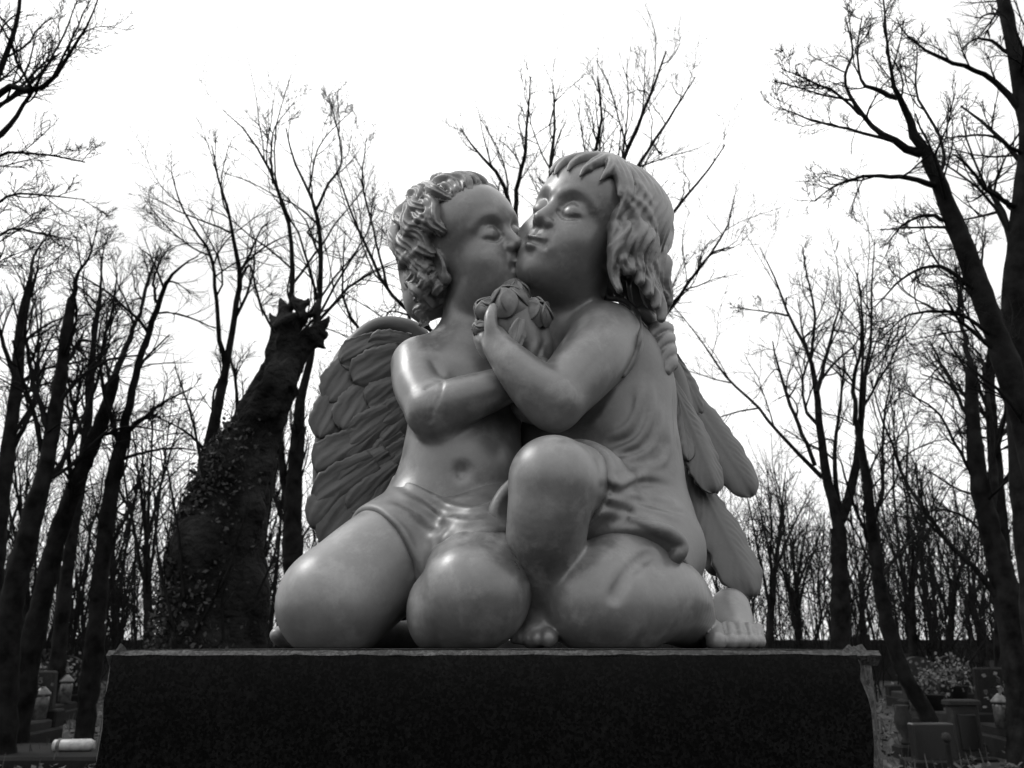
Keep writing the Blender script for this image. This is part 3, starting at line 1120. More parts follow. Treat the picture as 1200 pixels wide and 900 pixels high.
def dress():
    cl = Clay((-0.03, 0.84, ZT + 0.02), (0.31, 1.20, HC + 0.46), 0.0021)
    e = 0.006
    cl.ball(P(736, 612, 1.085), (0.074 + e, 0.074 + e, 0.076 + e), k=0)
    cl.ball(P(728, 540, 1.09), (0.074 + e, 0.064 + e, 0.074 + e), k=0.04)
    cl.ball(P(712, 462, 1.09), (0.076 + e, 0.062 + e, 0.088 + e), k=0.05)
    cl.ball(P(750, 455, 1.12), (0.038 + e, 0.042 + e, 0.062 + e), k=0.04)
    cl.ball(P(655, 530, 1.10), (0.055, 0.05, 0.11), k=0.04)
    limb(cl, [(722, 412, 1.075, 0.040 + e), (685, 418, 1.09, 0.040 + e), (640, 430, 1.10, 0.034 + e)], k=0.035)
    cl.ball(P(665, 365, 1.06), (0.060, 0.075, 0.062), k=0.004, op='carve')       # neck opening
    # skirt over both thighs
    a, b = P(705, 615, 1.06), P(649, 562, 0.905)
    t1 = cl.like()
    t1.tube([a, P(675, 580, 0.98), b], [0.070, 0.0665, 0.055], k=0)
    t1.cut(P(668, 573, 0.945), (b - a) / np.linalg.norm(b - a) + np.array((-0.25, 0.0, 0.25)), k=0.003)
    t2 = cl.like()
    c, d = P(758, 645, 1.05), P(730, 672, 0.99)
    t2.tube([P(752, 624, 1.08), c, d], [0.068, 0.0725, 0.0735], k=0)
    t2.cut(*hem_plane(girl, (694, 612), (788, 652), d - c), k=0.003)
    t1.join(t2, 0.012)
    cl.join(t1, 0.02)
    cl.blur(1)
    st = cl.stroke
    # overblouse: soft diagonal folds, then the gathered edge with its shadow line
    for pix, r, am in (([(732, 436), (716, 468), (698, 494), (684, 504)], 0.006, 0.0032), ([(752, 432), (748, 470), (730, 502), (694, 518)], 0.007, 0.0038), ([(764, 440), (763, 480), (746, 516), (706, 532)], 0.006, 0.0042), ([(774, 465), (772, 505), (752, 532), (708, 541)], 0.0055, 0.0040),
                       ([(742, 450), (738, 484), (718, 508)], 0.0045, -0.0030), ([(758, 455), (755, 490), (738, 514), (700, 526)], 0.0045, -0.0036), ([(770, 480), (766, 510), (748, 528), (712, 537)], 0.004, -0.0036), ([(784, 490), (784, 525), (770, 546), (730, 552)], 0.005, 0.0036), ([(780, 505), (778, 532), (758, 544)], 0.004, -0.003),
                       ([(686, 540), (706, 556), (726, 567), (752, 556), (792, 560)], 0.007, 0.0065), ([(690, 557), (706, 568), (726, 577), (754, 566), (796, 570)], 0.0042, -0.0075), ([(700, 548), (722, 558), (748, 546)], 0.004, -0.003),
                       ([(694, 576), (738, 592), (780, 604), (808, 612)], 0.006, 0.0035), ([(692, 588), (730, 600), (776, 614)], 0.005, -0.003), ([(704, 572), (745, 580), (800, 590)], 0.005, 0.003), ([(740, 586), (785, 597), (808, 602)], 0.004, -0.0025),
                       ([(690, 607), (715, 600), (745, 612), (772, 630)], 0.005, 0.005), ([(790, 440), (792, 500), (800, 555)], 0.006, -0.003)):
        st(pix, r, am, 8)
    cl.blur(1)
    # armhole border
    st([(722, 350), (742, 362), (752, 390), (744, 420), (728, 442)], 0.0035, 0.003, 8)
    q = curve2(np.array([girl.hit(a, b, 1.06) for a, b in ((712, 349), (732, 353), (745, 366), (750, 390), (744, 415), (730, 440))]), 5)
    cl.tube(q, 0.0042, k=0.004)
    # rolled corner of the hem
    roll = np.array([[*(cl.hit(px, py) + np.array((0, dy, 0))), r] for px, py, dy, r in ((740, 609, 0.002, 0.004), (763, 618, -0.004, 0.0075), (784, 627, -0.006, 0.0095), (796, 639, -0.005, 0.0095), (793, 652, -0.004, 0.0085), (782, 660, -0.002, 0.006))])
    roll = curve2(roll, 5)
    cl.tube(roll[:, :3], roll[:, 3], k=0.003)
    # fold hanging beside the raised knee
    q = curve2(np.array([[*P(*p), r] for p, r in (((606, 560, 0.945), 0.006), ((592, 580, 0.945), 0.010), ((584, 603, 0.945), 0.0125), ((590, 618, 0.945), 0.010))]), 5)
    cl.tube(q[:, :3], q[:, 3], k=0.003)
    cl.tube([P(584, 618, 0.945), P(604, 622, 0.95)], [0.009, 0.009], k=0.006)
    cl.stroke([(600, 575), (592, 595), (590, 612)], 0.006, -0.005)
    o = link('dress', cl.mesh('dress'), girl_o, M_CLOTH)
    tag(o, 'sleeveless dress gathered at the waist in soft folds')


loincloth()
dress()
print('clothes', round(time.time() - T0, 1))


# ---- wings
def feather_mesh(base, tip, width, face_dir, thick=0.005, bend=0.0, dome=0.22, nu=26, nv=25, seed=0, round_tip=0.3, basew=0.5, barb=0.0):
    """one broad cast feather: domed blade, raised shaft, slanting barbs"""
    rng = np.random.default_rng(seed)
    base, tip, fd = (np.asarray(a, float) for a in (base, tip, face_dir))
    ax = tip - base
    L = np.linalg.norm(ax)
    ax /= L
    fd = fd - (fd @ ax) * ax
    fd /= np.linalg.norm(fd)
    side = np.cross(fd, ax)
    u = np.linspace(0, 1, nu)[:, None]
    v = np.linspace(-1, 1, nv)[None, :]
    w = width * 0.5 * (basew + (1 - basew) * np.clip(u / 0.5, 0, 1) ** 0.8)
    tipf = np.clip((u - (1 - round_tip)) / round_tip, 0, 1)
    w = w * np.sqrt(np.maximum(1 - tipf ** 2.2, 0.02))
    w = w * (1 + 0.05 * np.sin(u * rng.uniform(14, 24) + rng.uniform(0, 6)) * u + 0.03 * np.sin(u * 47 + rng.uniform(0, 6)))
    h = dome * width * (1 - v ** 2) * (0.6 + 0.4 * u) * np.sqrt(np.maximum(1 - tipf ** 3, 0.01))
    h = h + 0.0016 * np.exp(-(v / 0.10) ** 2) * (1 - 0.7 * u)
    fr = rng.uniform(1.0, 1.3)
    if barb:
        h = h + barb * (0.55 + 0.45 * np.sin(u * 9 + v * 4 + rng.uniform(0, 6))) * np.sin((u * L - np.abs(v) * width * 0.9) / 0.0034 * fr + 1.3 * np.sin(u * 11 + v * 3) + rng.uniform(0, 6)) * np.clip(np.abs(v) * 4, 0, 1) * (1 - tipf ** 2)
    else:                                   # fan of fine lines running out to the rounded tip
        h = h + 0.00045 * (1 - tipf ** 2) * np.sin(v * 15 * fr + 1.2 * np.sin(u * 7) + rng.uniform(0, 6)) * np.clip(u * 1.5, 0, 1) + 0.0003 * np.sin(v * 29 + u * 9 + rng.uniform(0, 6)) * (1 - tipf)
    h = h + 0.0012 * np.sin(v * 5 + u * 3 + rng.uniform(0, 6))
    G = base + ax * (u * L)[..., None] + side * (v * w + bend * L * u ** 2)[..., None] + fd * h[..., None]
    V, q = solid_grid(G, thick * np.sqrt(np.maximum(1 - tipf ** 2, 0.03)) * np.ones((1, nv)))
    return mesh_np('feather', V, q)


def wing_left():
    cl = Clay(P(350, 650, 1.10) - np.array((0.02, 0.06, 0.02)), P(500, 370, 1.26) + np.array((0.03, 0.05, 0.03)), 0.003)
    Yw = lambda px: 1.205 - 0.0002 * (490 - px)
    edge = [(492, 396), (478, 386), (453, 381), (432, 387), (410, 406), (392, 434), (381, 474), (374, 519), (372, 557), (374, 588), (378, 628)]
    q = np.array([[*P(a, b, Yw(a)), r] for (a, b), r in zip(edge, (0.016, 0.016, 0.0140, 0.012, 0.0105, 0.009, 0.008, 0.007, 0.007, 0.006, 0.005))])
    q = curve2(q, 5)
    cl.tube(q[:, :3], q[:, 3], k=0)
    # membrane: rows of flattened lobes filling the outline
    for px, py, rx, rz in ((455, 425, 0.05, 0.05), (430, 450, 0.05, 0.06), (415, 500, 0.045, 0.075), (410, 550, 0.045, 0.07), (445, 500, 0.06, 0.10), (450, 560, 0.06, 0.08), (410, 595, 0.040, 0.045), (470, 450, 0.045, 0.06)):
        cl.ball(P(px, py, Yw(px) + 0.008), (rx, 0.011, rz), k=0.012)
    w = link('wing', cl.mesh('wing'), STATUE, M_WING_SHADE)
    tag(w, 'broad spread wing of the boy, layered in rounded feathers')
    fs = [  # base, tip, width px, layer (0 = back)
        ((440, 560), (386, 640), 46, 0), ((455, 560), (412, 632), 40, 0), ((425, 545), (372, 618), 44, 1), ((468, 560), (436, 616), 34, 1),
        ((440, 540), (374, 588), 42, 2), ((466, 545), (414, 598), 36, 2), ((482, 545), (450, 596), 30, 2),
        ((425, 515), (376, 552), 46, 3), ((455, 530), (402, 572), 34, 3), ((482, 520), (440, 565), 32, 3),
        ((412, 440), (379, 512), 38, 3), ((448, 500), (412, 538), 34, 4), ((474, 510), (444, 543), 30, 4),
        ((428, 410), (390, 470), 40, 4), ((458, 482), (414, 520), 36, 5), ((434, 450), (406, 502), 38, 6), ((482, 480), (452, 516), 28, 5),
        ((470, 448), (436, 474), 34, 7), ((484, 466), (452, 494), 28, 6), ((472, 414), (418, 446), 40, 8), ((450, 398), (404, 424), 32, 7), ((482, 402), (436, 402), 28, 9),
    ]
    for i, (b, t, wp, lay) in enumerate(fs):
        y = Yw(t[0]) - 0.018 - 0.0024 * lay
        m = feather_mesh(P(*b, y + 0.006), P(t[0] - 5, t[1] + 2, y), wp * 1.25 * pxm(t[1], y), (0.15, -1, -0.25), thick=0.0045, seed=i, dome=0.075, round_tip=0.36, basew=0.6)
        link('feather', m, w, M_WING_SHADE)


def wing_right():
    cl = Clay(P(760, 700, 1.10) - np.array((0.02, 0.06, 0.02)), P(860, 400, 1.26) + np.array((0.03, 0.06, 0.03)), 0.003)
    q = curve2(np.array([[*P(*a), r] for a, r in (((770, 420, 1.18), 0.018), ((786, 440, 1.19), 0.020), ((797, 490, 1.19), 0.024), ((808, 550, 1.19), 0.026), ((825, 610, 1.18), 0.024), ((840, 660, 1.17), 0.018))]), 5)
    cl.tube(q[:, :3], q[:, 3], k=0)
    w = link('wing', cl.mesh('wing'), STATUE, M_WING_SHADE)
    tag(w, 'folded wing of the girl seen from the side')
    fs = [((790, 415, 1.20), (821, 486, 1.19), 24, 0.010), ((780, 430, 1.20), (882, 582, 1.19), 50, 0.012), ((806, 545, 1.17), (882, 700, 1.13), 56, 0.012), ((783, 440, 1.17), (838, 578, 1.135), 44, 0.010), ((792, 460, 1.165), (806, 540, 1.13), 24, 0.008)]
    for i, (b, t, wp, th) in enumerate(fs):
        m = feather_mesh(P(*b), P(*t), wp * 1.1 * pxm(t[1], t[2]), (0.35, -1, -0.05), thick=th, seed=40 + i, dome=0.16, round_tip=0.25, nu=70, basew=0.22, barb=0.0007)
        link('feather', m, w, M_WING_SHADE)


wing_left()
wing_right()


# ---- flowers in her hand
def rose_mesh(c, axis, r, seed):
    """bloom of overlapping cupped petals with rolled rims"""
    rng = np.random.default_rng(seed)
    R = frame(axis, (0.3, 0.2, 1))
    Vs, Qs, n0 = [], [], 0
    u, v = np.meshgrid(np.linspace(-1, 1, 13), np.linspace(-1, 1, 13), indexing='ij')
    du, dv = u * np.sqrt(1 - v * v / 2), v * np.sqrt(1 - u * u / 2)
    rho = np.sqrt(du ** 2 + dv ** 2)
    for cnt, tilt, rk, cap in ((2, 0.22, 0.52, 0.85), (3, 0.55, 0.74, 0.95), (5, 0.98, 1.0, 0.90)):
        for j in range(cnt):
            az = 2 * math.pi * (j + 0.37 * cnt) / cnt + rng.uniform(-0.25, 0.25)
            tl = tilt + rng.uniform(-0.1, 0.1)
            n = R[:, 1] * math.cos(tl) + (R[:, 0] * math.cos(az) + R[:, 2] * math.sin(az)) * math.sin(tl)
            e1 = np.cross(n, R[:, 1] + 0.01)
            e1 /= np.linalg.norm(e1)
            e2 = np.cross(n, e1)
            d = n + math.tan(cap) * (du[..., None] * e1 * 0.95 + dv[..., None] * e2 * 0.8)
            d /= np.linalg.norm(d, axis=2, keepdims=True)
            up = (d @ R[:, 1])
            rad = r * rk * (1 + rng.uniform(-0.04, 0.04) + 0.26 * np.clip(rho - 0.55, 0, 1) ** 1.5 * np.clip(up + 0.4, 0, 1) * 2 + 0.04 * np.sin(3 * du + 2 * dv + j))
            G = c + d * rad[..., None]
            nn = np.cross(np.gradient(G, axis=0), np.gradient(G, axis=1))[6, 6]
            V, q = solid_grid(G if nn @ n > 0 else G[:, ::-1], 0.0024)
            Vs.append(V)
            Qs.append(q + n0)
            n0 += len(V)
    return mesh_np('rose', np.concatenate(Vs), np.concatenate(Qs))


def bouquet():
    cl = Clay(P(600, 420, 1.0) - 0.075, P(600, 420, 1.0) + np.array((0.075, 0.075, 0.10)), 0.0016)
    limb(cl, [(603, 366, 0.99, 0.026), (610, 395, 0.995, 0.027), (622, 425, 1.0, 0.022), (630, 450, 1.0, 0.016)], k=0)
    limb(cl, [(625, 380, 1.01, 0.020), (632, 405, 1.01, 0.018), (634, 430, 1.01, 0.014)], k=0.006)
    cl.stroke([(618, 400), (608, 420), (606, 428)], 0.004, -0.003)
    cl.stroke([(632, 395), (622, 415), (612, 432)], 0.004, 0.003)
    cl.stroke([(640, 395), (632, 415), (622, 436)], 0.003, -0.003)
    b = link('bouquet', cl.mesh('bouquet'), STATUE, M_CLOTH)
    tag(b, 'small bunch of roses held between the two cherubs')
    for i, (px, py, y, r, ax) in enumerate(((598, 362, 0.985, 0.026, (-0.15, -0.7, 0.75)), (627, 370, 0.99, 0.021, (0.45, -0.8, 0.45)), (573, 366, 0.99, 0.018, (-0.7, -0.6, 0.5)), (604, 348, 1.01, 0.020, (0.1, -0.5, 0.9)), (564, 386, 0.975, 0.011, (-0.8, -0.6, 0.2)))):
        link('rose', rose_mesh(P(px, py, y), ax, r, 60 + i), b, M_CLOTH)
    m = feather_mesh(P(611, 374, 0.958), P(602, 408, 0.955), 0.024, (0.1, -1, -0.1), thick=0.002, seed=77, dome=0.1, round_tip=0.7)
    link('leaf', m, b, M_CLOTH)


bouquet()


# ---- loose hems of the skirt
def flap(name, line_a, line_b, thick, parent, bulge=0.0):
    a = curve2([P(*p) for p in line_a], 8)
    b = curve2([P(*p) for p in line_b], 8)
    n = min(len(a), len(b))
    s = np.linspace(0, 1, 8)[:, None, None]
    G = a[None, :n] * (1 - s) + b[None, :n] * s
    G[..., 1] -= bulge * np.sin(np.linspace(0, math.pi, 8))[:, None]
    V, q = solid_grid(G, thick)
    return link(name, mesh_np(name, V, q), parent, M_CLOTH)


print('statue', round(time.time() - T0, 1))


# ------------------------------------------------------------------ bare trees
M_BARK = noise_mat('bark', 0.003, 0.014, 6, (0.9, 1.0), 0.5, 40, 0.01, 0.04)
M_BARK2 = noise_mat('bark_weathered', 0.004, 0.018, 2.2, (0.8, 1.0), 1.0, 11, 0.10, 0.05)
M_TWIG = noise_mat('twig', 0.004, 0.012, 3, (0.9, 1.0), 0, None, 0.0, 0.04)


def tubes(Pt, Rd, sides):
    """Pt (T,n,3), Rd (T,n) -> vertices and quads of T tapering tubes"""
    T, n = Rd.shape
    tan = np.gradient(Pt, axis=1)
    tan /= np.linalg.norm(tan, axis=2, keepdims=True) + 1e-9
    ref = np.tile(np.array((0.83, 0.51, 0.22)), (T, n, 1))
    u = np.cross(tan, ref)
    u /= np.linalg.norm(u, axis=2, keepdims=True) + 1e-9
    w = np.cross(tan, u)
    a = np.arange(sides) * 2 * math.pi / sides
    V = Pt[:, :, None] + Rd[:, :, None, None] * (u[:, :, None] * np.cos(a)[None, None, :, None] + w[:, :, None] * np.sin(a)[None, None, :, None])
    i = np.arange(T * n * sides).reshape(T, n, sides)
    j = np.roll(i, -1, axis=2)
    q = np.stack([i[:, :-1], j[:, :-1], j[:, 1:], i[:, 1:]], -1).reshape(-1, 4)
    return V.reshape(-1, 3), q


def resample(pts, n):
    """(m,k) polyline -> (n,k) evenly spaced on a smooth curve"""
    c = curve2(pts, 6)
    s = np.concatenate([[0], np.cumsum(np.linalg.norm(np.diff(c[:, :3], axis=0), axis=1))])
    t = np.linspace(0, s[-1], n)
    return np.stack([np.interp(t, s, c[:, k]) for k in range(c.shape[1])], 1)


def spawn(PP, PR, per, rng, t0=0.25, ratio=0.5, ang=(0.4, 0.9), up=0.10, jit=0.12, n=6, rmax=0.6, rmin=0.004, flat=1.0):
    B, m = PR.shape
    L = np.linalg.norm(np.diff(PP, axis=1), axis=2).sum(1)
    t = t0 + (1 - t0) * (np.arange(per)[None] + rng.uniform(0, 1, (B, per))) / per
    t = np.minimum(t, 0.985)
    x = t * (m - 1)
    i = np.minimum(x.astype(int), m - 2)
    f = (x - i)[..., None]
    bi = np.arange(B)[:, None]
    p = PP[bi, i] * (1 - f) + PP[bi, i + 1] * f
    r = PR[bi, i] * (1 - f[..., 0]) + PR[bi, i + 1] * f[..., 0]
    tan = PP[bi, i + 1] - PP[bi, i]
    tan /= np.linalg.norm(tan, axis=2, keepdims=True) + 1e-9
    rnd = rng.normal(size=tan.shape)
    rnd[..., 1] *= flat
    rnd -= (rnd * tan).sum(2, keepdims=True) * tan
    rnd /= np.linalg.norm(rnd, axis=2, keepdims=True) + 1e-9
    a = rng.uniform(ang[0], ang[1], (B, per))[..., None]
    d = tan * np.cos(a) + rnd * np.sin(a)
    ln = (L[:, None] * ratio * (1.15 - 0.65 * t) * rng.uniform(0.6, 1.3, (B, per))).reshape(-1)
    p, d, r = p.reshape(-1, 3), d.reshape(-1, 3), r.reshape(-1)
    T = len(p)
    out = np.zeros((T, n, 3))
    out[:, 0] = p
    bend = rng.normal(size=(T, 3)) * jit
    for k in range(1, n):
        d = d + bend + rng.normal(size=(T, 3)) * jit + np.array((0, 0, up))
        d /= np.linalg.norm(d, axis=1, keepdims=True)
        p = p + d * (ln / (n - 1))[:, None]
        out[:, k] = p
    r0 = np.maximum(np.minimum(r * rmax, ln * 0.022), rmin)
    R = r0[:, None] * np.linspace(1, 0.35, n)[None]
    return out, np.maximum(R, rmin * 0.5)


def guided(rows, Y, rng, spread):
    """pixel polyline (px, py, width px) at about distance Y -> points and radii; limbs drift in depth as they grow"""
    s = rng.uniform(-1, 1) * spread
    q = []
    n = len(rows)
    for i, (a, b, w) in enumerate(rows):
        y = Y + s * (i / max(1, n - 1)) ** 1.2
        q.append([*P(a, b, y), 0.5 * w * pxm(b, y)])
    return np.array(q)


TREES_TRI = 0


def make_tree(name, label, Y, trunk, limbs, seed, l1=6, l2=6, l3=5, group='bare trees round the graves', mat=None, spread=1.2, r1=0.42, twig=None, up=0.10):
    rng = np.random.default_rng(seed)
    tw = twig or 0.0020 + 0.00018 * Y
    tr = guided(trunk, Y, rng, 0.0)
    foot = tr[0].copy()
    z0 = -0.12
    if foot[2] > z0:
        nx = foot[:3] + (foot[:3] - tr[1][:3]) * ((foot[2] - z0) / max(0.05, tr[1][2] - foot[2])) * 0.6
        foot = np.array([nx[0], Y, z0, foot[3] * 1.35])
        tr = np.concatenate([[foot], tr])
    else:
        tr[0, 2] = z0
    root = empty(name, (float(tr[0, 0]), float(tr[0, 1]), 0.0), label, 'tree', group)
    c = resample(tr, 26)
    c[:, 3] *= np.linspace(0.78, 0.68, 26)
    c[:, 3] *= 1 + rng.normal(size=26) * 0.06
    c[:, :2] += rng.normal(size=(26, 2)) * 0.02 * c[:, 3:4]
    c = resample(c, 56)
    V, q = tubes(c[None, :, :3], c[None, :, 3], 12)
    rim = np.repeat(c[:, :3], 12, axis=0)                  # ridged, knotty bark
    ridge = np.tile(rng.normal(size=12) * 0.05, 56) + rng.normal(size=56 * 12) * 0.05 + np.repeat(rng.normal(size=56), 12) * 0.02
    V = rim + (V - rim) * (1 + ridge)[:, None]
    link('trunk', mesh_np('trunk', V, q), root, mat or M_BARK)
    PP, PR = [], []
    for L in limbs:
        k = resample(guided(L, Y, rng, spread), 16)
        k[0, 1] = Y
        k[:, 3] *= np.linspace(0.70, 0.5, 16)
        jt = rng.normal(size=(16, 3)) * k[:, 3:4] * 0.28
        jt[0] = 0
        k[:, :3] += jt
        k[:, 3] = np.maximum(k[:, 3], tw)
        V, q = tubes(k[None, :, :3], k[None, :, 3], 6)
        link('limb', mesh_np('limb', V, q), root, mat or M_BARK)
        PP.append(k[:, :3])
        PR.append(k[:, 3])
    k = c[22:][np.linspace(0, 33, 16).astype(int)]
    PP.append(k[:, :3])
    PR.append(k[:, 3])
    PP, PR = np.array(PP), np.array(PR)
    Vs, Qs, n0 = [], [], 0
    l1, l2, l3 = l1 + 1, l2 + 1, l3 + 1
    A, RA = spawn(PP, PR, l1, rng, t0=0.25, ratio=r1, ang=(0.35, 0.95), up=up, n=7, rmin=tw * 1.3)
    sets = [(A, RA, 4)]
    if l2:
        B, RB = spawn(A, RA, l2, rng, t0=0.15, ratio=0.55, ang=(0.35, 0.9), up=up * 0.7, n=5, rmin=tw)
        sets.append((B, RB, 3))
        if l3:
            C, RC = spawn(B, RB, l3, rng, t0=0.2, ratio=0.6, ang=(0.35, 0.9), up=up * 0.5, n=3, rmin=tw * 0.8)
            sets.append((C, RC, 3))
    for a_, r_, sd in sets:
        V, q = tubes(a_, r_, sd)
        Vs.append(V)
        Qs.append(q + n0)
        n0 += len(V)
    link('crown', mesh_np('crown', np.concatenate(Vs), np.concatenate(Qs)), root, M_TWIG)
    global TREES_TRI
    TREES_TRI += 2 * sum(len(q) for q in Qs)
    return root


T = make_tree
T('bare_tree', 'forked bare tree rising right behind the broken ivy-clad trunk', 13, [(345, 850, 36), (345, 690, 31), (343, 600, 28), (350, 500, 22)],
  [[(350, 500, 20), (357, 440, 14), (371, 380, 11), (376, 300, 9.5), (371, 250, 8), (362, 225, 6), (345, 190, 5), (335, 150, 3)],
   [(371, 245, 6), (385, 215, 5), (400, 190, 4), (395, 150, 3), (385, 110, 2)],
   [(343, 600, 16), (330, 540, 13), (326, 470, 12), (336, 400, 11), (343, 330, 10), (340, 270, 8), (325, 220, 7), (305, 180, 5), (285, 150, 4), (262, 130, 2)],
   [(320, 215, 5), (318, 180, 4), (322, 150, 3), (345, 120, 2)],
   [(345, 640, 12), (325, 590, 9), (318, 560, 7), (316, 520, 5)],
   [(362, 225, 4), (375, 170, 3), (412, 130, 2)]], 21, 7, 6, 5)
T('bare_tree', 'thin bare tree with crooked stems just left of the broken trunk', 11, [(225, 850, 30), (228, 640, 26), (238, 560, 22), (250, 500, 19), (262, 445, 16)],
  [[(262, 445, 14), (272, 390, 11), (281, 330, 10), (276, 290, 8), (268, 250, 6), (256, 210, 5), (248, 170, 3)],
   [(264, 430, 10), (258, 390, 8), (252, 340, 7), (248, 300, 6), (232, 275, 5), (212, 240, 4), (200, 200, 2)],
   [(245, 540, 9), (272, 500, 9), (278, 460, 7), (270, 420, 6)],
   [(248, 300, 4), (225, 290, 3), (195, 265, 3), (170, 235, 2)],
   [(281, 330, 5), (292, 310, 4), (300, 340, 4), (308, 370, 3)]], 22, 6, 6, 5)
T('bare_tree', 'slim leaning bare tree with a low side branch, left of the pedestal', 10, [(98, 860, 31), (112, 740, 27), (120, 650, 25), (133, 560, 24), (146, 508, 20)],
  [[(146, 508, 17), (155, 460, 14), (170, 400, 12), (185, 360, 11), (195, 330, 8), (212, 312, 5), (232, 300, 3)],
   [(146, 508, 10), (165, 492, 8), (195, 470, 6), (225, 455, 4)],
   [(140, 520, 10), (128, 480, 8), (118, 440, 7), (122, 400, 6), (132, 360, 5), (138, 320, 3)],
   [(140, 540, 7), (170, 530, 5), (205, 525, 4), (240, 530, 2)],
   [(185, 360, 6), (180, 330, 5), (190, 300, 3)]], 23, 7, 6, 4)
T('bare_tree', 'thickest dark bare tree at the lower left edge', 9, [(0, 870, 46), (12, 720, 38), (35, 620, 31), (55, 540, 25), (68, 460, 21), (78, 390, 17), (84, 350, 14)],
  [[(84, 350, 10), (92, 320, 6), (105, 300, 4), (115, 260, 2)], [(70, 440, 10), (95, 400, 7), (125, 410, 4)], [(60, 520, 12), (38, 440, 9), (30, 380, 6), (45, 310, 4)], [(45, 580, 12), (90, 510, 8), (110, 450, 5)]], 24, 8, 7, 4)
T('bare_tree', 'dark bare tree leaning right, second from the left edge', 10, [(18, 870, 36), (40, 740, 30), (70, 620, 26), (100, 540, 25), (120, 490, 20), (135, 440, 16)],
  [[(135, 440, 12), (150, 400, 9), (165, 365, 7), (172, 330, 5), (185, 300, 3)], [(120, 490, 10), (128, 450, 7), (122, 410, 5), (126, 370, 3)], [(85, 580, 10), (80, 520, 8), (92, 460, 6), (98, 420, 4)], [(110, 515, 8), (150, 500, 5), (190, 505, 3)]], 25, 8, 7, 4)
T('bare_tree', 'bare tree cut by the left edge, rising behind the dark trunks', 12, [(-12, 860, 32), (-5, 650, 28), (8, 540, 23), (20, 450, 20), (25, 380, 14), (35, 330, 10)],
  [[(35, 330, 8), (40, 300, 5), (60, 270, 3)], [(20, 450, 10), (0, 390, 7), (-8, 330, 5), (5, 290, 3)], [(8, 540, 10), (40, 470, 8), (45, 400, 5), (40, 350, 3)]], 26, 8, 6, 4)
T('bare_tree', 'thin upright bare tree between the two leaning trees on the left', 14, [(60, 860, 24), (75, 700, 20), (95, 560, 16), (105, 470, 12), (110, 400, 9), (118, 340, 6)],
  [[(118, 340, 5), (120, 300, 3), (128, 270, 2)], [(100, 520, 8), (82, 460, 6), (75, 400, 4)], [(108, 440, 6), (125, 400, 4), (135, 360, 3)]], 27, 8, 6, 3)
T('bare_tree', 'near bare tree reaching in from the top left corner', 5.5, [(-150, 900, 66), (-130, 600, 56), (-95, 350, 46), (-60, 230, 38)],
  [[(-60, 230, 26), (-20, 150, 18), (5, 105, 13), (40, 105, 11), (65, 90, 9), (85, 55, 7), (105, 25, 5), (118, -10, 3)],
   [(-40, 190, 20), (-10, 100, 14), (10, 60, 11), (20, 20, 9), (28, -30, 7), (40, -80, 4)],
   [(-20, 170, 12), (5, 155, 10), (32, 115, 7), (50, 85, 5), (75, 40, 4), (90, 0, 3)],
   [(-70, 300, 12), (-10, 190, 7), (40, 180, 5), (100, 190, 3)],
   [(-75, 330, 10), (0, 235, 6), (60, 230, 4), (100, 234, 2)],
   [(-80, 380, 9), (0, 275, 5), (50, 275, 4), (95, 283, 2)]], 28, 7, 7, 5, spread=0.5, r1=0.36)
T('bare_tree', 'wide fan of bare branches spreading above the cherubs\' heads', 12, [(640, 860, 40), (645, 700, 36), (640, 550, 32), (632, 450, 28)],
  [[(632, 450, 20), (612, 330, 14), (600, 250, 10), (585, 205, 8), (560, 180, 5), (540, 150, 3)],
   [(605, 270, 10), (605, 220, 8), (615, 180, 7), (618, 140, 5), (622, 90, 3)],
   [(632, 440, 14), (640, 300, 10), (645, 200, 8), (650, 150, 6), (648, 100, 3)],
   [(632, 445, 14), (680, 300, 11), (695, 190, 8), (705, 140, 6), (700, 90, 3)],
   [(634, 440, 14), (700, 280, 12), (730, 190, 9), (755, 130, 7), (780, 60, 4)],
   [(700, 280, 9), (745, 200, 7), (790, 130, 5), (815, 90, 3)],
   [(640, 460, 14), (730, 330, 10), (780, 260, 7), (825, 205, 5), (850, 170, 3)],
   [(642, 500, 12), (770, 380, 8), (815, 320, 6), (850, 270, 4), (862, 225, 2)],
   [(640, 480, 12), (775, 370, 7), (830, 300, 5), (860, 290, 3)],
   [(634, 470, 12), (520, 400, 9), (455, 340, 7), (430, 290, 6), (412, 250, 5), (395, 200, 3)],
   [(455, 340, 5), (440, 280, 4), (425, 215, 4), (430, 160, 2)],
   [(480, 375, 6), (470, 290, 5), (475, 240, 3)],
   [(640, 520, 10), (480, 440, 8), (410, 370, 6), (402, 320, 4), (405, 270, 2)]], 29, 8, 6, 4, spread=1.5, r1=0.36, up=0.2)
T('bare_tree', 'many-stemmed bare tree standing right of the folded wing', 12, [(985, 860, 32), (985, 700, 28), (983, 620, 27)],
  [[(983, 620, 21), (970, 570, 18), (962, 520, 15), (957, 460, 12), (950, 420, 9), (925, 370, 6), (905, 320, 4), (890, 290, 2)],
   [(985, 610, 20), (1000, 560, 16), (1010, 500, 13), (1012, 450, 9), (1020, 400, 6), (1022, 330, 4), (1025, 280, 2)],
   [(964, 560, 9), (925, 520, 7), (890, 480, 6), (850, 440, 5), (815, 390, 3), (790, 360, 2)],
   [(957, 460, 8), (965, 430, 7), (975, 390, 5), (985, 350, 3), (980, 300, 2)],
   [(955, 545, 8), (925, 470, 7), (912, 430, 5), (905, 400, 3)],
   [(950, 420, 6), (955, 370, 5), (945, 320, 4), (940, 290, 2)],
   [(985, 600, 10), (978, 540, 8), (984, 480, 6), (990, 420, 4)],
   [(925, 370, 4), (895, 365, 3), (860, 360, 2)]], 30, 6, 6, 5)
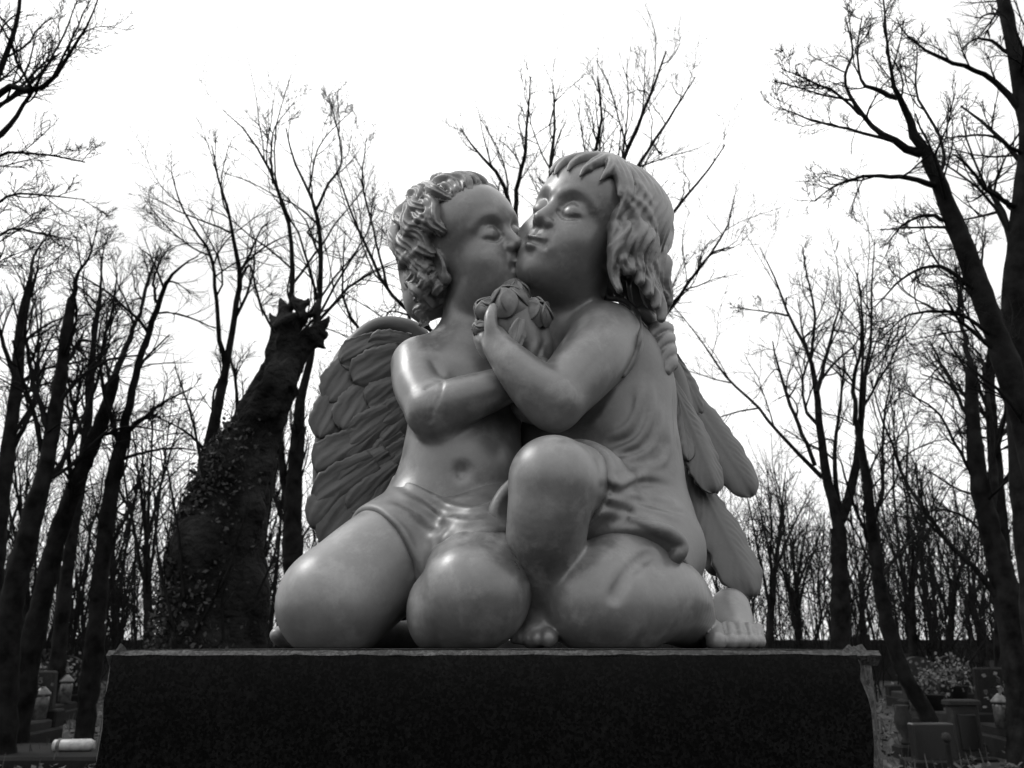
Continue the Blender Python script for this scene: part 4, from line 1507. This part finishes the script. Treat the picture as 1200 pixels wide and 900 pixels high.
T('bare_tree', 'slender bare tree leaning left just right of the pedestal corner', 10, [(1085, 835, 24), (1060, 790, 22), (1040, 730, 22), (1030, 680, 20), (1022, 620, 18), (1015, 560, 15), (1005, 500, 12)],
  [[(1005, 500, 10), (1000, 450, 8), (1010, 400, 6), (1005, 350, 3)], [(1022, 620, 9), (1035, 570, 7), (1035, 500, 5), (1045, 440, 3)], [(1026, 650, 8), (1000, 590, 6), (985, 540, 4)], [(1030, 680, 7), (1060, 640, 5), (1085, 620, 3)]], 31, 7, 6, 4)
T('bare_tree', 'big near bare tree leaning in from the right with arching branches', 5.5, [(1310, 900, 78), (1258, 700, 62), (1215, 540, 48), (1180, 430, 40), (1145, 330, 34), (1110, 240, 28), (1088, 185, 23)],
  [[(1088, 185, 20), (1070, 150, 16), (1055, 120, 12), (1045, 90, 8), (1040, 50, 6), (1035, 0, 4), (1030, -40, 2)],
   [(1080, 180, 16), (1045, 165, 12), (1020, 145, 9), (1000, 120, 8), (990, 90, 6), (1000, 60, 5), (990, 20, 3)],
   [(1098, 218, 12), (1075, 212, 9), (1040, 206, 8), (1005, 208, 6), (975, 220, 4), (955, 235, 2)],
   [(1052, 115, 9), (1030, 105, 8), (1010, 95, 6), (1005, 60, 4), (1010, 20, 3)],
   [(1020, 145, 6), (980, 110, 5), (950, 95, 4), (915, 80, 2)],
   [(1120, 265, 9), (1090, 252, 7), (1060, 262, 5), (1040, 285, 3)],
   [(1150, 345, 10), (1100, 312, 7), (1060, 325, 5), (1025, 360, 3)],
   [(1165, 395, 8), (1130, 370, 7), (1090, 365, 6), (1060, 372, 4), (1030, 400, 2)],
   [(1100, 215, 8), (1105, 170, 6), (1075, 110, 5), (1075, 60, 3)],
   [(1045, 165, 6), (990, 150, 5), (950, 140, 4), (910, 125, 2)]], 32, 7, 6, 5, spread=0.6, r1=0.36)
T('bare_tree', 'tall near bare trunk along the right edge of the picture', 6.5, [(1232, 900, 56), (1215, 700, 50), (1200, 560, 44), (1190, 430, 38), (1188, 330, 34), (1198, 230, 32), (1205, 160, 30), (1192, 80, 26), (1175, 0, 20), (1165, -50, 14)],
  [[(1202, 135, 14), (1165, 95, 10), (1130, 78, 8), (1095, 65, 7), (1080, 55, 5), (1060, 40, 4), (1050, 20, 2)],
   [(1190, 70, 8), (1165, 50, 6), (1145, 45, 5), (1130, 55, 3)],
   [(1202, 185, 8), (1165, 160, 5), (1125, 160, 4), (1095, 165, 2)],
   [(1196, 245, 10), (1160, 225, 8), (1130, 190, 6), (1115, 180, 3)],
   [(1194, 255, 9), (1165, 225, 7), (1140, 235, 4)]], 33, 6, 6, 5, spread=0.6, r1=0.3)
T('bare_tree', 'bare tree with long low branch reaching left, beside the right edge', 9, [(1203, 880, 46), (1190, 760, 42), (1170, 660, 36), (1150, 580, 28), (1140, 500, 22), (1138, 430, 16)],
  [[(1138, 430, 10), (1125, 370, 7), (1120, 310, 4)], [(1160, 620, 14), (1165, 540, 11), (1158, 470, 8), (1150, 420, 5)],
   [(1185, 720, 14), (1140, 665, 11), (1100, 620, 9), (1065, 570, 7), (1045, 520, 6), (1030, 480, 4), (1020, 440, 2)],
   [(1150, 580, 8), (1120, 520, 6), (1095, 480, 5), (1060, 460, 3)], [(1140, 500, 8), (1110, 440, 6), (1090, 400, 4)]], 34, 8, 7, 5)
T('bare_tree', 'straight bare tree just behind the low-branched one at right', 11, [(1172, 870, 30), (1176, 700, 26), (1168, 560, 22), (1160, 460, 17), (1165, 380, 12)],
  [[(1165, 380, 9), (1150, 320, 6), (1155, 270, 3)], [(1166, 520, 10), (1190, 450, 8), (1195, 380, 5)], [(1162, 480, 8), (1130, 430, 6), (1105, 390, 4)]], 35, 9, 7, 4)

# smaller trees farther off
far = [(170, 19, 470, 15, 'small bare tree between the leaning tree and broken trunk'), (300, 22, 500, 13, 'faint bare tree seen right beside the broken trunk base'), (905, 18, 560, 13, 'low bushy bare tree against the folded wing'), (938, 23, 590, 11, 'faint low bare tree behind the bushy one by the wing'),
       (1065, 20, 560, 12, 'bare tree far off between pedestal corner and right trees'), (1110, 24, 600, 12, 'second far bare tree right of the pedestal corner'), (1145, 28, 620, 12, 'farthest bare tree near the right edge'), (30, 21, 480, 14, 'far bare tree behind the dark left trunks'),
       (130, 26, 560, 11, 'far low bare tree left of the pedestal'), (222, 30, 590, 10, 'farthest bare tree behind the broken trunk'), (410, 20, 420, 12, 'bare tree behind the broad left wing'), (1015, 27, 600, 10, 'far bare tree behind the many-stemmed one')]
for i, (px, Y, top, w, lab) in enumerate(far):
    rng = np.random.default_rng(100 + i)
    fork = 760 - (760 - top) * 0.42
    tr = [(px, 840, w), (px + rng.uniform(-6, 6), 760, w * 0.95), (px + rng.uniform(-8, 8), fork, w * 0.8)]
    lm = []
    for j in range(6):
        x1 = px + (j - 2.5) * 16 + rng.uniform(-8, 8)
        s = tr[2] if j % 2 else ((tr[1][0] + tr[2][0]) / 2, (tr[1][1] + tr[2][1]) / 2, w * 0.7)
        lm.append([(s[0], s[1], w * 0.5), ((s[0] * 0.6 + x1 * 0.4), s[1] * 0.6 + top * 0.4, w * 0.36), (x1, top + rng.uniform(-25, 50), 2)])
    T('bare_tree', lab, Y, tr, lm, 200 + i, 6, 5, 2, group='small bare trees in the distance', spread=1.8)
print('trees', round(time.time() - T0, 1), TREES_TRI)


# ---- the old broken trunk
def broken_tree():
    Y = 8.5
    root = empty('broken_tree', tuple(P(250, 760, Y)[:2]) + (0.0,), 'massive broken old tree trunk with hollow jagged top and ivy', 'tree')
    cl = Clay(P(180, 700, Y) * np.array((1, 1, 0)) + np.array((-0.25, -0.8, -0.15)), P(395, 340, Y) + np.array((0.15, 0.8, 0.25)), 0.034)
    rows = [(246, 860, 140), (250, 770, 118), (254, 700, 104), (260, 640, 92), (272, 580, 78), (292, 525, 62), (314, 478, 48), (330, 436, 40), (337, 408, 48), (343, 392, 50)]
    q = resample(np.array([[*P(a, b, Y), 0.5 * w * pxm(b, Y)] for a, b, w in rows]), 22)
    q[0, 2] = -0.1
    cl.tube(q[:, :3], q[:, 3], k=0)
    for a, b, r, dy in ((222, 640, 0.20, -0.1), (228, 604, 0.16, 0), (214, 690, 0.20, 0.1), (240, 575, 0.14, -0.2), (296, 600, 0.12, -0.2), (306, 545, 0.10, -0.1), (278, 540, 0.12, -0.2), (338, 452, 0.10, -0.1), (312, 455, 0.09, 0.0), (350, 388, 0.15, 0), (366, 392, 0.10, 0.0), (334, 388, 0.12, 0.1), (240, 640, 0.3, -0.25), (285, 700, 0.25, -0.15), (322, 440, 0.14, -0.15)):
        cl.ball(P(a, b, Y + dy), (r, r, r * 1.2), k=0.12)
    for a, b, c, d, r in ((338, 385, 328, 350, 0.09), (346, 378, 343, 346, 0.07), (356, 375, 352, 352, 0.06), (364, 378, 374, 352, 0.06), (372, 386, 386, 372, 0.05), (372, 394, 384, 392, 0.045), (330, 400, 316, 368, 0.06), (370, 400, 380, 408, 0.04), (350, 372, 362, 350, 0.05)):
        cl.tube([P(a, b, Y), P((a + c) / 2 + 2, (b + d) / 2, Y), P(c, d, Y + 0.05)], [r * 1.5, r, 0.025], k=0.03)
    for a, b, r in ((357, 384, 0.085), (350, 391, 0.06), (364, 376, 0.055), (345, 366, 0.05), (362, 362, 0.05)):
        cl.ball(P(a, b, Y), (r, 0.7, r * 0.9), k=0.02, op='carve')
    rng = np.random.default_rng(2)
    # ridged bark
    for _ in range(300):
        t = rng.uniform(0.02, 0.95)
        x = t * (len(q) - 1)
        i = int(x)
        p = q[i] * (1 - x + i) + q[min(i + 1, len(q) - 1)] * (x - i)
        an = rng.uniform(0, 2 * math.pi)
        o = np.array((math.cos(an), math.sin(an), 0)) * p[3]
        tan = q[min(i + 1, len(q) - 1), :3] - q[i, :3]
        tan /= np.linalg.norm(tan)
        L = rng.uniform(0.15, 0.5)
        c = p[:3] + o
        cl.brush(np.array([c - tan * L, c + rng.normal(size=3) * 0.03, c + tan * L]), rng.uniform(0.035, 0.07), rng.choice([-1, 1]) * rng.uniform(0.03, 0.075))
    link('trunk', cl.mesh('broken_trunk'), root, M_BARK2)
    # ivy and dead suckers clinging to it: small leaf faces
    n = 9000
    t = rng.uniform(0.0, 0.72, n)
    x = t * (len(q) - 1)
    i = x.astype(int)
    f = (x - i)[:, None]
    p = q[i] * (1 - f) + q[i + 1] * f
    an = rng.normal(math.pi * 1.05, 0.9, n)
    rr = p[:, 3] * rng.uniform(0.95, 1.32, n)
    c = p[:, :3] + np.stack([np.cos(an) * rr, np.sin(an) * rr, rng.normal(size=n) * 0.1], 1)
    d1 = rng.normal(size=(n, 3))
    d1 /= np.linalg.norm(d1, axis=1, keepdims=True)
    d2 = np.cross(d1, rng.normal(size=(n, 3)))
    d2 /= np.linalg.norm(d2, axis=1, keepdims=True)
    s = rng.uniform(0.014, 0.034, n)[:, None]
    V = np.stack([c - d1 * s, c + d2 * s * 0.6, c + d1 * s, c - d2 * s * 0.6], 1).reshape(-1, 3)
    iv = link('ivy', mesh_np('ivy', V, np.arange(4 * n).reshape(n, 4), smooth=False), root, noise_mat('ivy_leaf', 0.006, 0.018, 3, (0.7, 0.9), 0))
    iv['kind'] = 'stuff'
    # thin shoots growing from the base and the broken top
    PP, PR = [], []
    for a, b, c_, d in ((262, 750, 276, 640), (205, 740, 180, 560), (215, 700, 190, 520), (300, 700, 330, 600), (238, 560, 205, 430), (352, 372, 340, 320), (322, 390, 300, 335), (230, 740, 290, 590)):
        k = resample(np.array([P(a, b, Y - 0.5), P((a + c_) / 2 + rng.uniform(-10, 10), (b + d) / 2, Y - 0.55), P(c_, d, Y - 0.4)]), 10)
        PP.append(k)
        PR.append(np.linspace(0.016, 0.006, 10))
    PP, PR = np.array(PP), np.array(PR)
    A, RA = spawn(PP, PR, 9, rng, ratio=0.4, n=5, rmin=0.005)
    V1, q1 = tubes(PP, PR, 4)
    V2, q2 = tubes(A, RA, 3)
    link('shoots', mesh_np('shoots', np.concatenate([V1, V2]), np.concatenate([q1, q2 + len(V1)])), root, M_TWIG)


broken_tree()


# ---- the far wood; unseen trees behind the camera are added to dim the statue
def far_wood():
    rng = np.random.default_rng(77)
    n = 185
    an = rng.uniform(0, 2 * math.pi, n)
    front = rng.uniform(0, 1, n) < 0.72
    sd_ = rng.choice([-1, 1], n)
    an = np.where(front, math.pi / 2 + sd_ * rng.uniform(0.18, 0.68, n), an)
    d = np.where(front, rng.uniform(33, 70, n), rng.uniform(24, 45, n))
    base = np.stack([np.cos(an) * d, np.sin(an) * d, np.full(n, -0.1)], 1)
    h = rng.uniform(6.5, 11.5, n)
    m = 7
    t = np.linspace(0, 1, m)
    PP = base[:, None] + np.stack([np.outer(rng.normal(size=n) * 0.7, t ** 1.5), np.outer(rng.normal(size=n) * 0.7, t ** 1.5), np.outer(h, t)], 2) + rng.normal(size=(n, m, 3)) * 0.08
    PR = np.outer(rng.uniform(0.05, 0.12, n), np.linspace(1, 0.2, m))
    A, RA = spawn(PP, PR, 10, rng, t0=0.18, ratio=0.36, ang=(0.35, 0.8), up=0.12, n=4, rmin=0.012)
    B, RB = spawn(A, RA, 6, rng, t0=0.2, ratio=0.55, ang=(0.4, 0.9), up=0.08, n=3, rmin=0.008)
    Vs, Qs, n0 = [], [], 0
    for a, r, s in ((PP, PR, 4), (A, RA, 3), (B, RB, 3)):
        V, q = tubes(a, r, s)
        Vs.append(V)
        Qs.append(q + n0)
        n0 += len(V)
    o = link('far_wood', mesh_np('far_wood', np.concatenate(Vs), np.concatenate(Qs)), None, M_TWIG)
    tag(o, 'dense far-off wood of bare trees, with unseen ones behind the camera added to cut low light', 'wood', None, 'stuff')



far_wood()


def thicket():
    """brushwood in front of the far wood and round behind the camera"""
    rng = np.random.default_rng(78)
    n = 320
    front = np.arange(n) < 320
    an = np.where(front, math.pi / 2 + rng.choice([-1, 1], n) * rng.uniform(0.2, 0.62, n), rng.uniform(0.9 * math.pi, 2.1 * math.pi, n))
    d = np.where(front, rng.uniform(20, 33, n), rng.uniform(13, 22, n))
    keep = ~((np.abs(np.cos(an) * d) < 3.5) & (np.sin(an) > 0))
    an, d, front = an[keep], d[keep], front[keep]
    n = len(an)
    base = np.stack([np.cos(an) * d, np.sin(an) * d, np.full(n, -0.1)], 1)
    h = np.where(front, rng.uniform(2.0, 5.2, n), rng.uniform(2.5, 5, n))
    m = 5
    t = np.linspace(0, 1, m)
    PP = base[:, None] + np.stack([np.outer(rng.normal(size=n) * 0.8, t), np.outer(rng.normal(size=n) * 0.8, t), np.outer(h, t)], 2) + rng.normal(size=(n, m, 3)) * 0.06
    PR = np.outer(np.where(front, 0.022, 0.11), np.linspace(1, 0.3, m))
    A, RA = spawn(PP, PR, 10, rng, t0=0.05, ratio=0.5, ang=(0.3, 0.9), up=0.15, n=4, rmin=0.010)
    B, RB = spawn(A, RA, 3, rng, t0=0.2, ratio=0.6, ang=(0.4, 0.9), up=0.08, n=3, rmin=0.006)
    Vs, Qs, n0 = [], [], 0
    for a, r, s in ((PP, PR, 4), (A, RA, 3), (B, RB, 3)):
        V, q = tubes(a, r, s)
        Vs.append(V)
        Qs.append(q + n0)
        n0 += len(V)
    o = link('thicket', mesh_np('thicket', np.concatenate(Vs), np.concatenate(Qs)), None, M_TWIG)
    tag(o, 'tangled leafless brushwood in front of the far wood', 'brushwood', None, 'stuff')


thicket()


# ------------------------------------------------------------------ cemetery: wall, graves, lanterns
M_STONE = granite_mat('grave_stone', 0.006, 0.022, 0.85, 0.4, 0.1)
M_STONE2 = granite_mat('grave_stone_pale', 0.012, 0.045, 0.85, 0.4, 0.1)
M_BLACK = granite_mat('grave_granite_black', 0.004, 0.014, 0.3, 0.0, 0.4)
M_WALL = noise_mat('wall_render', 0.008, 0.022, 1.2, (0.8, 1.0), 0.4, 12, 0.02, 0.2)
M_WAX = noise_mat('white_plastic', 0.25, 0.4, 20, (0.35, 0.5), 0)
M_GLASS = noise_mat('lantern_glass', 0.02, 0.08, 12, (0.15, 0.3), 0)
M_LID = noise_mat('lantern_lid', 0.04, 0.1, 12, (0.3, 0.5), 0)
M_PETAL = noise_mat('paper_flowers', 0.015, 0.10, 30, (0.7, 0.9), 0)


def bevel_box(sx, sy, sz, b=0.015, taper=1.0):
    """box standing on z = 0 with chamfered upright and top edges"""
    x, y = sx / 2, sy / 2
    V, F = [], []
    for z, i, k in ((0, 0, 1.0), (sz - b, 0, taper), (sz, b, taper)):
        X, Yy = x * k - i, y * k - i
        V += [(X - b, -Yy, z), (X, -Yy + b, z), (X, Yy - b, z), (X - b, Yy, z), (-X + b, Yy, z), (-X, Yy - b, z), (-X, -Yy + b, z), (-X + b, -Yy, z)]
    for r in (0, 8):
        F += [(r + i, r + (i + 1) % 8, r + 8 + (i + 1) % 8, r + 8 + i) for i in range(8)]
    F.append(tuple(range(16, 24)))
    F.append(tuple(range(7, -1, -1)))
    me = bpy.data.meshes.new('box')
    me.from_pydata(V, [], F)
    return me


def lathe(profile, seg=16):
    V, F = [], []
    for r, z in profile:
        V += [(r * math.cos(2 * math.pi * k / seg), r * math.sin(2 * math.pi * k / seg), z) for k in range(seg)]
    for i in range(len(profile) - 1):
        F += [(i * seg + k, i * seg + (k + 1) % seg, (i + 1) * seg + (k + 1) % seg, (i + 1) * seg + k) for k in range(seg)]
    F.append(tuple(range(seg - 1, -1, -1)))
    F.append(tuple(range((len(profile) - 1) * seg, len(profile) * seg)))
    me = bpy.data.meshes.new('lathe')
    me.from_pydata(V, [], F)
    for p in me.polygons[:-2]:
        p.use_smooth = True
    return me


def part(name, me, root, mat, loc=(0, 0, 0), rot=(0, 0, 0)):
    o = bpy.data.objects.new(name, me)
    COL.objects.link(o)
    o.parent = root
    o.location = loc
    o.rotation_euler = rot
    if not me.materials:
        me.materials.append(mat)
    return o


def arch_slab(w, h, t, rise, n=10):
    """upright slab with an arched top"""
    pts = [(-w / 2, 0), (w / 2, 0)] + [(w / 2 * math.cos(math.pi * k / n), h - rise + rise * math.sin(math.pi * k / n)) for k in range(n + 1)]
    m = len(pts)
    V = [(x, -t / 2, z) for x, z in pts] + [(x, t / 2, z) for x, z in pts]
    F = [tuple(range(m)), tuple(range(2 * m - 1, m - 1, -1))] + [(i, i + m, (i + 1) % m + m, (i + 1) % m) for i in range(m)]
    F = F[:2] + [f[::-1] for f in F[2:]]
    me = bpy.data.meshes.new('slab')
    me.from_pydata(V, [], F)
    return me


def cross_mesh(w, h, t):
    a = 0.16 * w
    pts = [(-a, 0), (a, 0), (a, h * 0.62), (w / 2, h * 0.62), (w / 2, h * 0.62 + 2 * a), (a, h * 0.62 + 2 * a), (a, h), (-a, h), (-a, h * 0.62 + 2 * a), (-w / 2, h * 0.62 + 2 * a), (-w / 2, h * 0.62), (-a, h * 0.62)]
    m = len(pts)
    V = [(x, -t / 2, z) for x, z in pts] + [(x, t / 2, z) for x, z in pts]
    F = [tuple(range(m)), tuple(range(2 * m - 1, m - 1, -1))] + [((i + 1) % m, (i + 1) % m + m, i + m, i) for i in range(m)]
    me = bpy.data.meshes.new('cross')
    me.from_pydata(V, [], F)
    return me


GR = 'graves among the trees'


def grave(px, Y, w, h, style, label, rz=0.0, mat=None):
    x = P(px, 800, Y)[0]
    root = empty('grave', (x, Y, -0.05), label, 'grave', GR)
    root.rotation_euler = (0, 0, rz)
    m = mat or M_STONE
    part('kerb', bevel_box(w * 1.25, 1.7, 0.22, 0.02), root, M_STONE, (0, -0.75, 0))
    part('slab', bevel_box(w * 1.05, 1.45, 0.10, 0.02), root, m, (0, -0.78, 0.222))
    part('plinth', bevel_box(w * 1.1, 0.28, 0.20, 0.02), root, M_STONE, (0, 0.1, 0.222))
    if style == 'arch':
        part('headstone', arch_slab(w * 0.85, h, 0.12, w * 0.3), root, m, (0, 0.1, 0.424))
    elif style == 'cross':
        part('cross', cross_mesh(w * 0.6, h, 0.09), root, m, (0, 0.1, 0.424))
    else:
        part('headstone', bevel_box(w * 0.85, 0.13, h, 0.02, 0.92), root, m, (0, 0.1, 0.424))
    return root


def lantern(px, Y, z, s, label, lying=False):
    x = P(px, 800, Y)[0]
    root = empty('grave_lantern', (x, Y, z), label, 'lantern', 'candle lanterns on the graves')
    part('glass', lathe([(0.045 * s, 0), (0.055 * s, 0.01), (0.055 * s, 0.15 * s), (0.048 * s, 0.17 * s)], 14), root, M_GLASS)
    part('lid', lathe([(0.06 * s, 0.171 * s), (0.062 * s, 0.185 * s), (0.03 * s, 0.22 * s), (0.012 * s, 0.235 * s)], 14), root, M_LID)
    return root


def flowers(px, Y, z, s, label, seed):
    rng = np.random.default_rng(seed)
    x = P(px, 800, Y)[0]
    root = empty('flower_pot', (x, Y, z), label, 'flowers', 'flower pots on the graves')
    part('pot', lathe([(0.06 * s, 0), (0.085 * s, 0.12 * s), (0.09 * s, 0.13 * s)], 12), root, M_STONE)
    n = 220
    c = rng.normal(size=(n, 3)) * np.array((0.10, 0.10, 0.07)) * s + np.array((0, 0, 0.25 * s))
    d1 = rng.normal(size=(n, 3))
    d1 /= np.linalg.norm(d1, axis=1, keepdims=True)
    d2 = np.cross(d1, rng.normal(size=(n, 3)))
    d2 /= np.linalg.norm(d2, axis=1, keepdims=True)
    r = 0.018 * s
    V = np.stack([c - d1 * r, c + d2 * r, c + d1 * r, c - d2 * r], 1).reshape(-1, 3)
    b = part('blossom', mesh_np('blossom', V, np.arange(4 * n).reshape(n, 4), smooth=False), root, M_PETAL)
    return root


# far boundary wall
w = empty('boundary_wall', (0, 31, -0.05), 'low dark wall closing the cemetery far behind the trees', 'wall')
for i in range(9):
    part('wall_panel', bevel_box(8.0, 0.3, 1.42, 0.04), w, M_WALL, (-33 + 8.25 * i, 0, 0))
    part('pier', bevel_box(0.5, 0.5, 1.6, 0.05), w, M_WALL, (-37.12 + 8.25 * i, 0, 0))

# right of the pedestal
x = P(1093, 870, 9.0)[0]
r = empty('headstone', (x, 9.0, -0.05), 'black squared headstone right of the pedestal', 'headstone', GR)
part('base', bevel_box(0.56, 0.36, 0.10, 0.015), r, M_STONE)
part('stone', bevel_box(0.41, 0.14, 0.33, 0.012), r, M_BLACK, (0, 0, 0.102))
x = P(1133, 870, 9.5)[0]
r = empty('headstone', (x, 9.5, -0.05), 'pale framed headstone with dark inset panel near the right edge', 'headstone', GR)
part('base', bevel_box(0.44, 0.34, 0.07, 0.015), r, M_STONE)
part('frame', bevel_box(0.29, 0.14, 0.50, 0.015), r, M_STONE2, (0, 0, 0.072))
part('panel', bevel_box(0.19, 0.03, 0.34, 0.006), r, M_BLACK, (0, -0.075, 0.14))
part('cap', bevel_box(0.34, 0.19, 0.05, 0.015), r, M_STONE2, (0, 0, 0.574))
x = P(1109, 864, 8.6)[0]
r = empty('globe_lamp', (x, 8.6, -0.05), 'small pale globe lamp on a post beside the black headstone', 'lamp', None)
part('post', lathe([(0.035, 0), (0.03, 0.05), (0.022, 0.27), (0.03, 0.29)], 12), r, M_STONE)
part('globe', lathe([(0.012, 0.291), (0.034, 0.302), (0.044, 0.335), (0.034, 0.368), (0.012, 0.379)], 14), r, M_STONE2)
x = P(1058, 840, 9.8)[0]
r = empty('grave_urn', (x, 9.8, -0.05), 'tall pale urn just beyond the chipped corner of the pedestal', 'urn', None)
part('foot', bevel_box(0.24, 0.24, 0.15, 0.02), r, M_STONE)
part('urn', lathe([(0.05, 0.152), (0.06, 0.18), (0.03, 0.21), (0.085, 0.32), (0.095, 0.42), (0.06, 0.52), (0.075, 0.55)], 18), r, M_STONE2)
lay = [(1175, 10.5, 0.7, 0.5, 'slab', 'low wide headstone under the right-hand trees', None), (1082, 13, 0.6, 0.6, 'arch', 'arched headstone beyond the black one', M_STONE2), (1185, 12.5, 0.6, 0.7, 'cross', 'stone cross grave near the right edge', M_STONE2),
       (1120, 15, 0.6, 0.6, 'arch', 'far arched headstone right of the pedestal', None), (1060, 18, 0.6, 0.8, 'cross', 'far stone cross beside the leaning tree', M_STONE2),
       (30, 11.0, 0.8, 0.45, 'slab', 'low grave with pale slab at the lower left corner', M_STONE2), (72, 14.5, 0.6, 0.6, 'arch', 'arched headstone left of the pedestal', None), (15, 15.5, 0.6, 0.8, 'cross', 'stone cross near the left edge', M_STONE2),
       (48, 19, 0.6, 0.7, 'slab', 'far squared headstone between the left trunks', M_STONE2), (95, 20, 0.6, 0.8, 'cross', 'far cross just left of the pedestal', None), (-20, 12.5, 0.7, 0.7, 'arch', 'arched headstone cut by the left edge', None)]
for i, (px, Y, w_, h_, st, lab, mt) in enumerate(lay):
    grave(px, Y, w_, h_, st, lab, rz=(-0.12, 0.08, 0.15, -0.05)[i % 4], mat=mt)
# white lantern tube lying on the grave at the left
xa, xb = P(68, 873, 9.2), P(106, 872, 9.2)
r = empty('fallen_candle', (float((xa[0] + xb[0]) / 2), 9.2, float(xa[2])), 'white plastic grave candle lying on its side by the pedestal', 'candle')
part('tube', lathe([(0.045, -0.20), (0.055, -0.19), (0.058, 0.15), (0.05, 0.17), (0.035, 0.20)], 16), r, M_WAX, rot=(0, math.pi / 2, 0.1))
part('rim', lathe([(0.060, -0.16), (0.063, -0.155), (0.063, -0.135), (0.060, -0.13)], 16), r, M_LID, rot=(0, math.pi / 2, 0.1))
z = float(xa[2]) - 0.058 + 0.05
x = xa[0]
r = empty('tomb_slab', (x - 0.35, 9.35, -0.05), 'long flat tomb slab under the fallen white candle', 'tomb', GR)
part('base', bevel_box(1.9, 1.2, z - 0.10, 0.03), r, M_STONE)
part('slab', bevel_box(2.0, 1.3, 0.098, 0.03), r, M_STONE, (0, 0, z - 0.098))
for i, (px, Y, z, s, lab) in enumerate(((52, 10.9, 0.27, 1.6, 'candle lantern on the pale low grave at left'), (38, 11.2, 0.27, 1.4, 'smaller candle lantern beside it on the pale grave'), (1070, 12.4, 0.27, 1.5, 'candle lantern before the arched headstone at right'), (1168, 9.7, 0.27, 1.5, 'candle lantern on the low wide grave at right'), (1180, 9.6, 0.27, 1.2, 'small candle lantern at the end of the right grave'), (78, 14.0, 0.27, 1.8, 'candle lantern by the arched headstone left'))):
    lantern(px, Y, z, s, lab)
for i, (px, Y, z, s, lab) in enumerate(((20, 10.8, 0.27, 1.5, 'pot of pale flowers on the low left grave'), (1190, 9.8, 0.27, 1.5, 'pot of flowers on the low wide right grave'), (66, 14.2, 0.27, 1.8, 'pot of flowers by the arched headstone left'), (1092, 12.4, 0.27, 1.6, 'pot of flowers before the arched headstone right'), (1122, 14.6, 0.27, 1.8, 'pot of flowers at the far arched headstone'))):
    flowers(px, Y, z, s, lab, 300 + i)


# fallen leaves and dead grass over the ground: nobody could count them
def litter():
    rng = np.random.default_rng(9)
    n = 16000
    y = 5 + 22 * rng.uniform(0, 1, n) ** 1.4
    x = rng.uniform(-1, 1, n) * (y * 0.68 + 0.5)
    c = np.stack([x, y, rng.uniform(0.0, 0.05, n)], 1)
    an = rng.uniform(0, 6.28, n)
    d1 = np.stack([np.cos(an), np.sin(an), rng.normal(size=n) * 0.35], 1)
    d2 = np.stack([-np.sin(an), np.cos(an), rng.normal(size=n) * 0.35], 1)
    s = rng.uniform(0.02, 0.06, n)[:, None]
    V = np.stack([c - d1 * s, c + d2 * s * 0.6, c + d1 * s, c - d2 * s * 0.6], 1)
    m = 9000
    g0 = np.stack([rng.uniform(-1, 1, m) * 18, 5 + 20 * rng.uniform(0, 1, m), np.full(m, -0.05)], 1)
    tp = g0 + np.stack([rng.normal(size=m) * 0.05, rng.normal(size=m) * 0.05, rng.uniform(0.08, 0.24, m)], 1)
    w = np.stack([np.full(m, 0.008), rng.normal(size=m) * 0.004, np.zeros(m)], 1)
    Vg = np.stack([g0 - w, g0 + w, tp + w * 0.3, tp - w * 0.3], 1)
    V = np.concatenate([V, Vg]).reshape(-1, 3)
    o = link('leaf_litter', mesh_np('leaf_litter', V, np.arange(len(V)).reshape(-1, 4), smooth=False), None, noise_mat('dead_leaf', 0.01, 0.06, 4, (0.7, 0.95), 0))
    tag(o, 'fallen leaves and dead grass scattered over the cemetery ground', 'leaf litter', None, 'stuff')


litter()
print('done', round(time.time() - T0, 1))
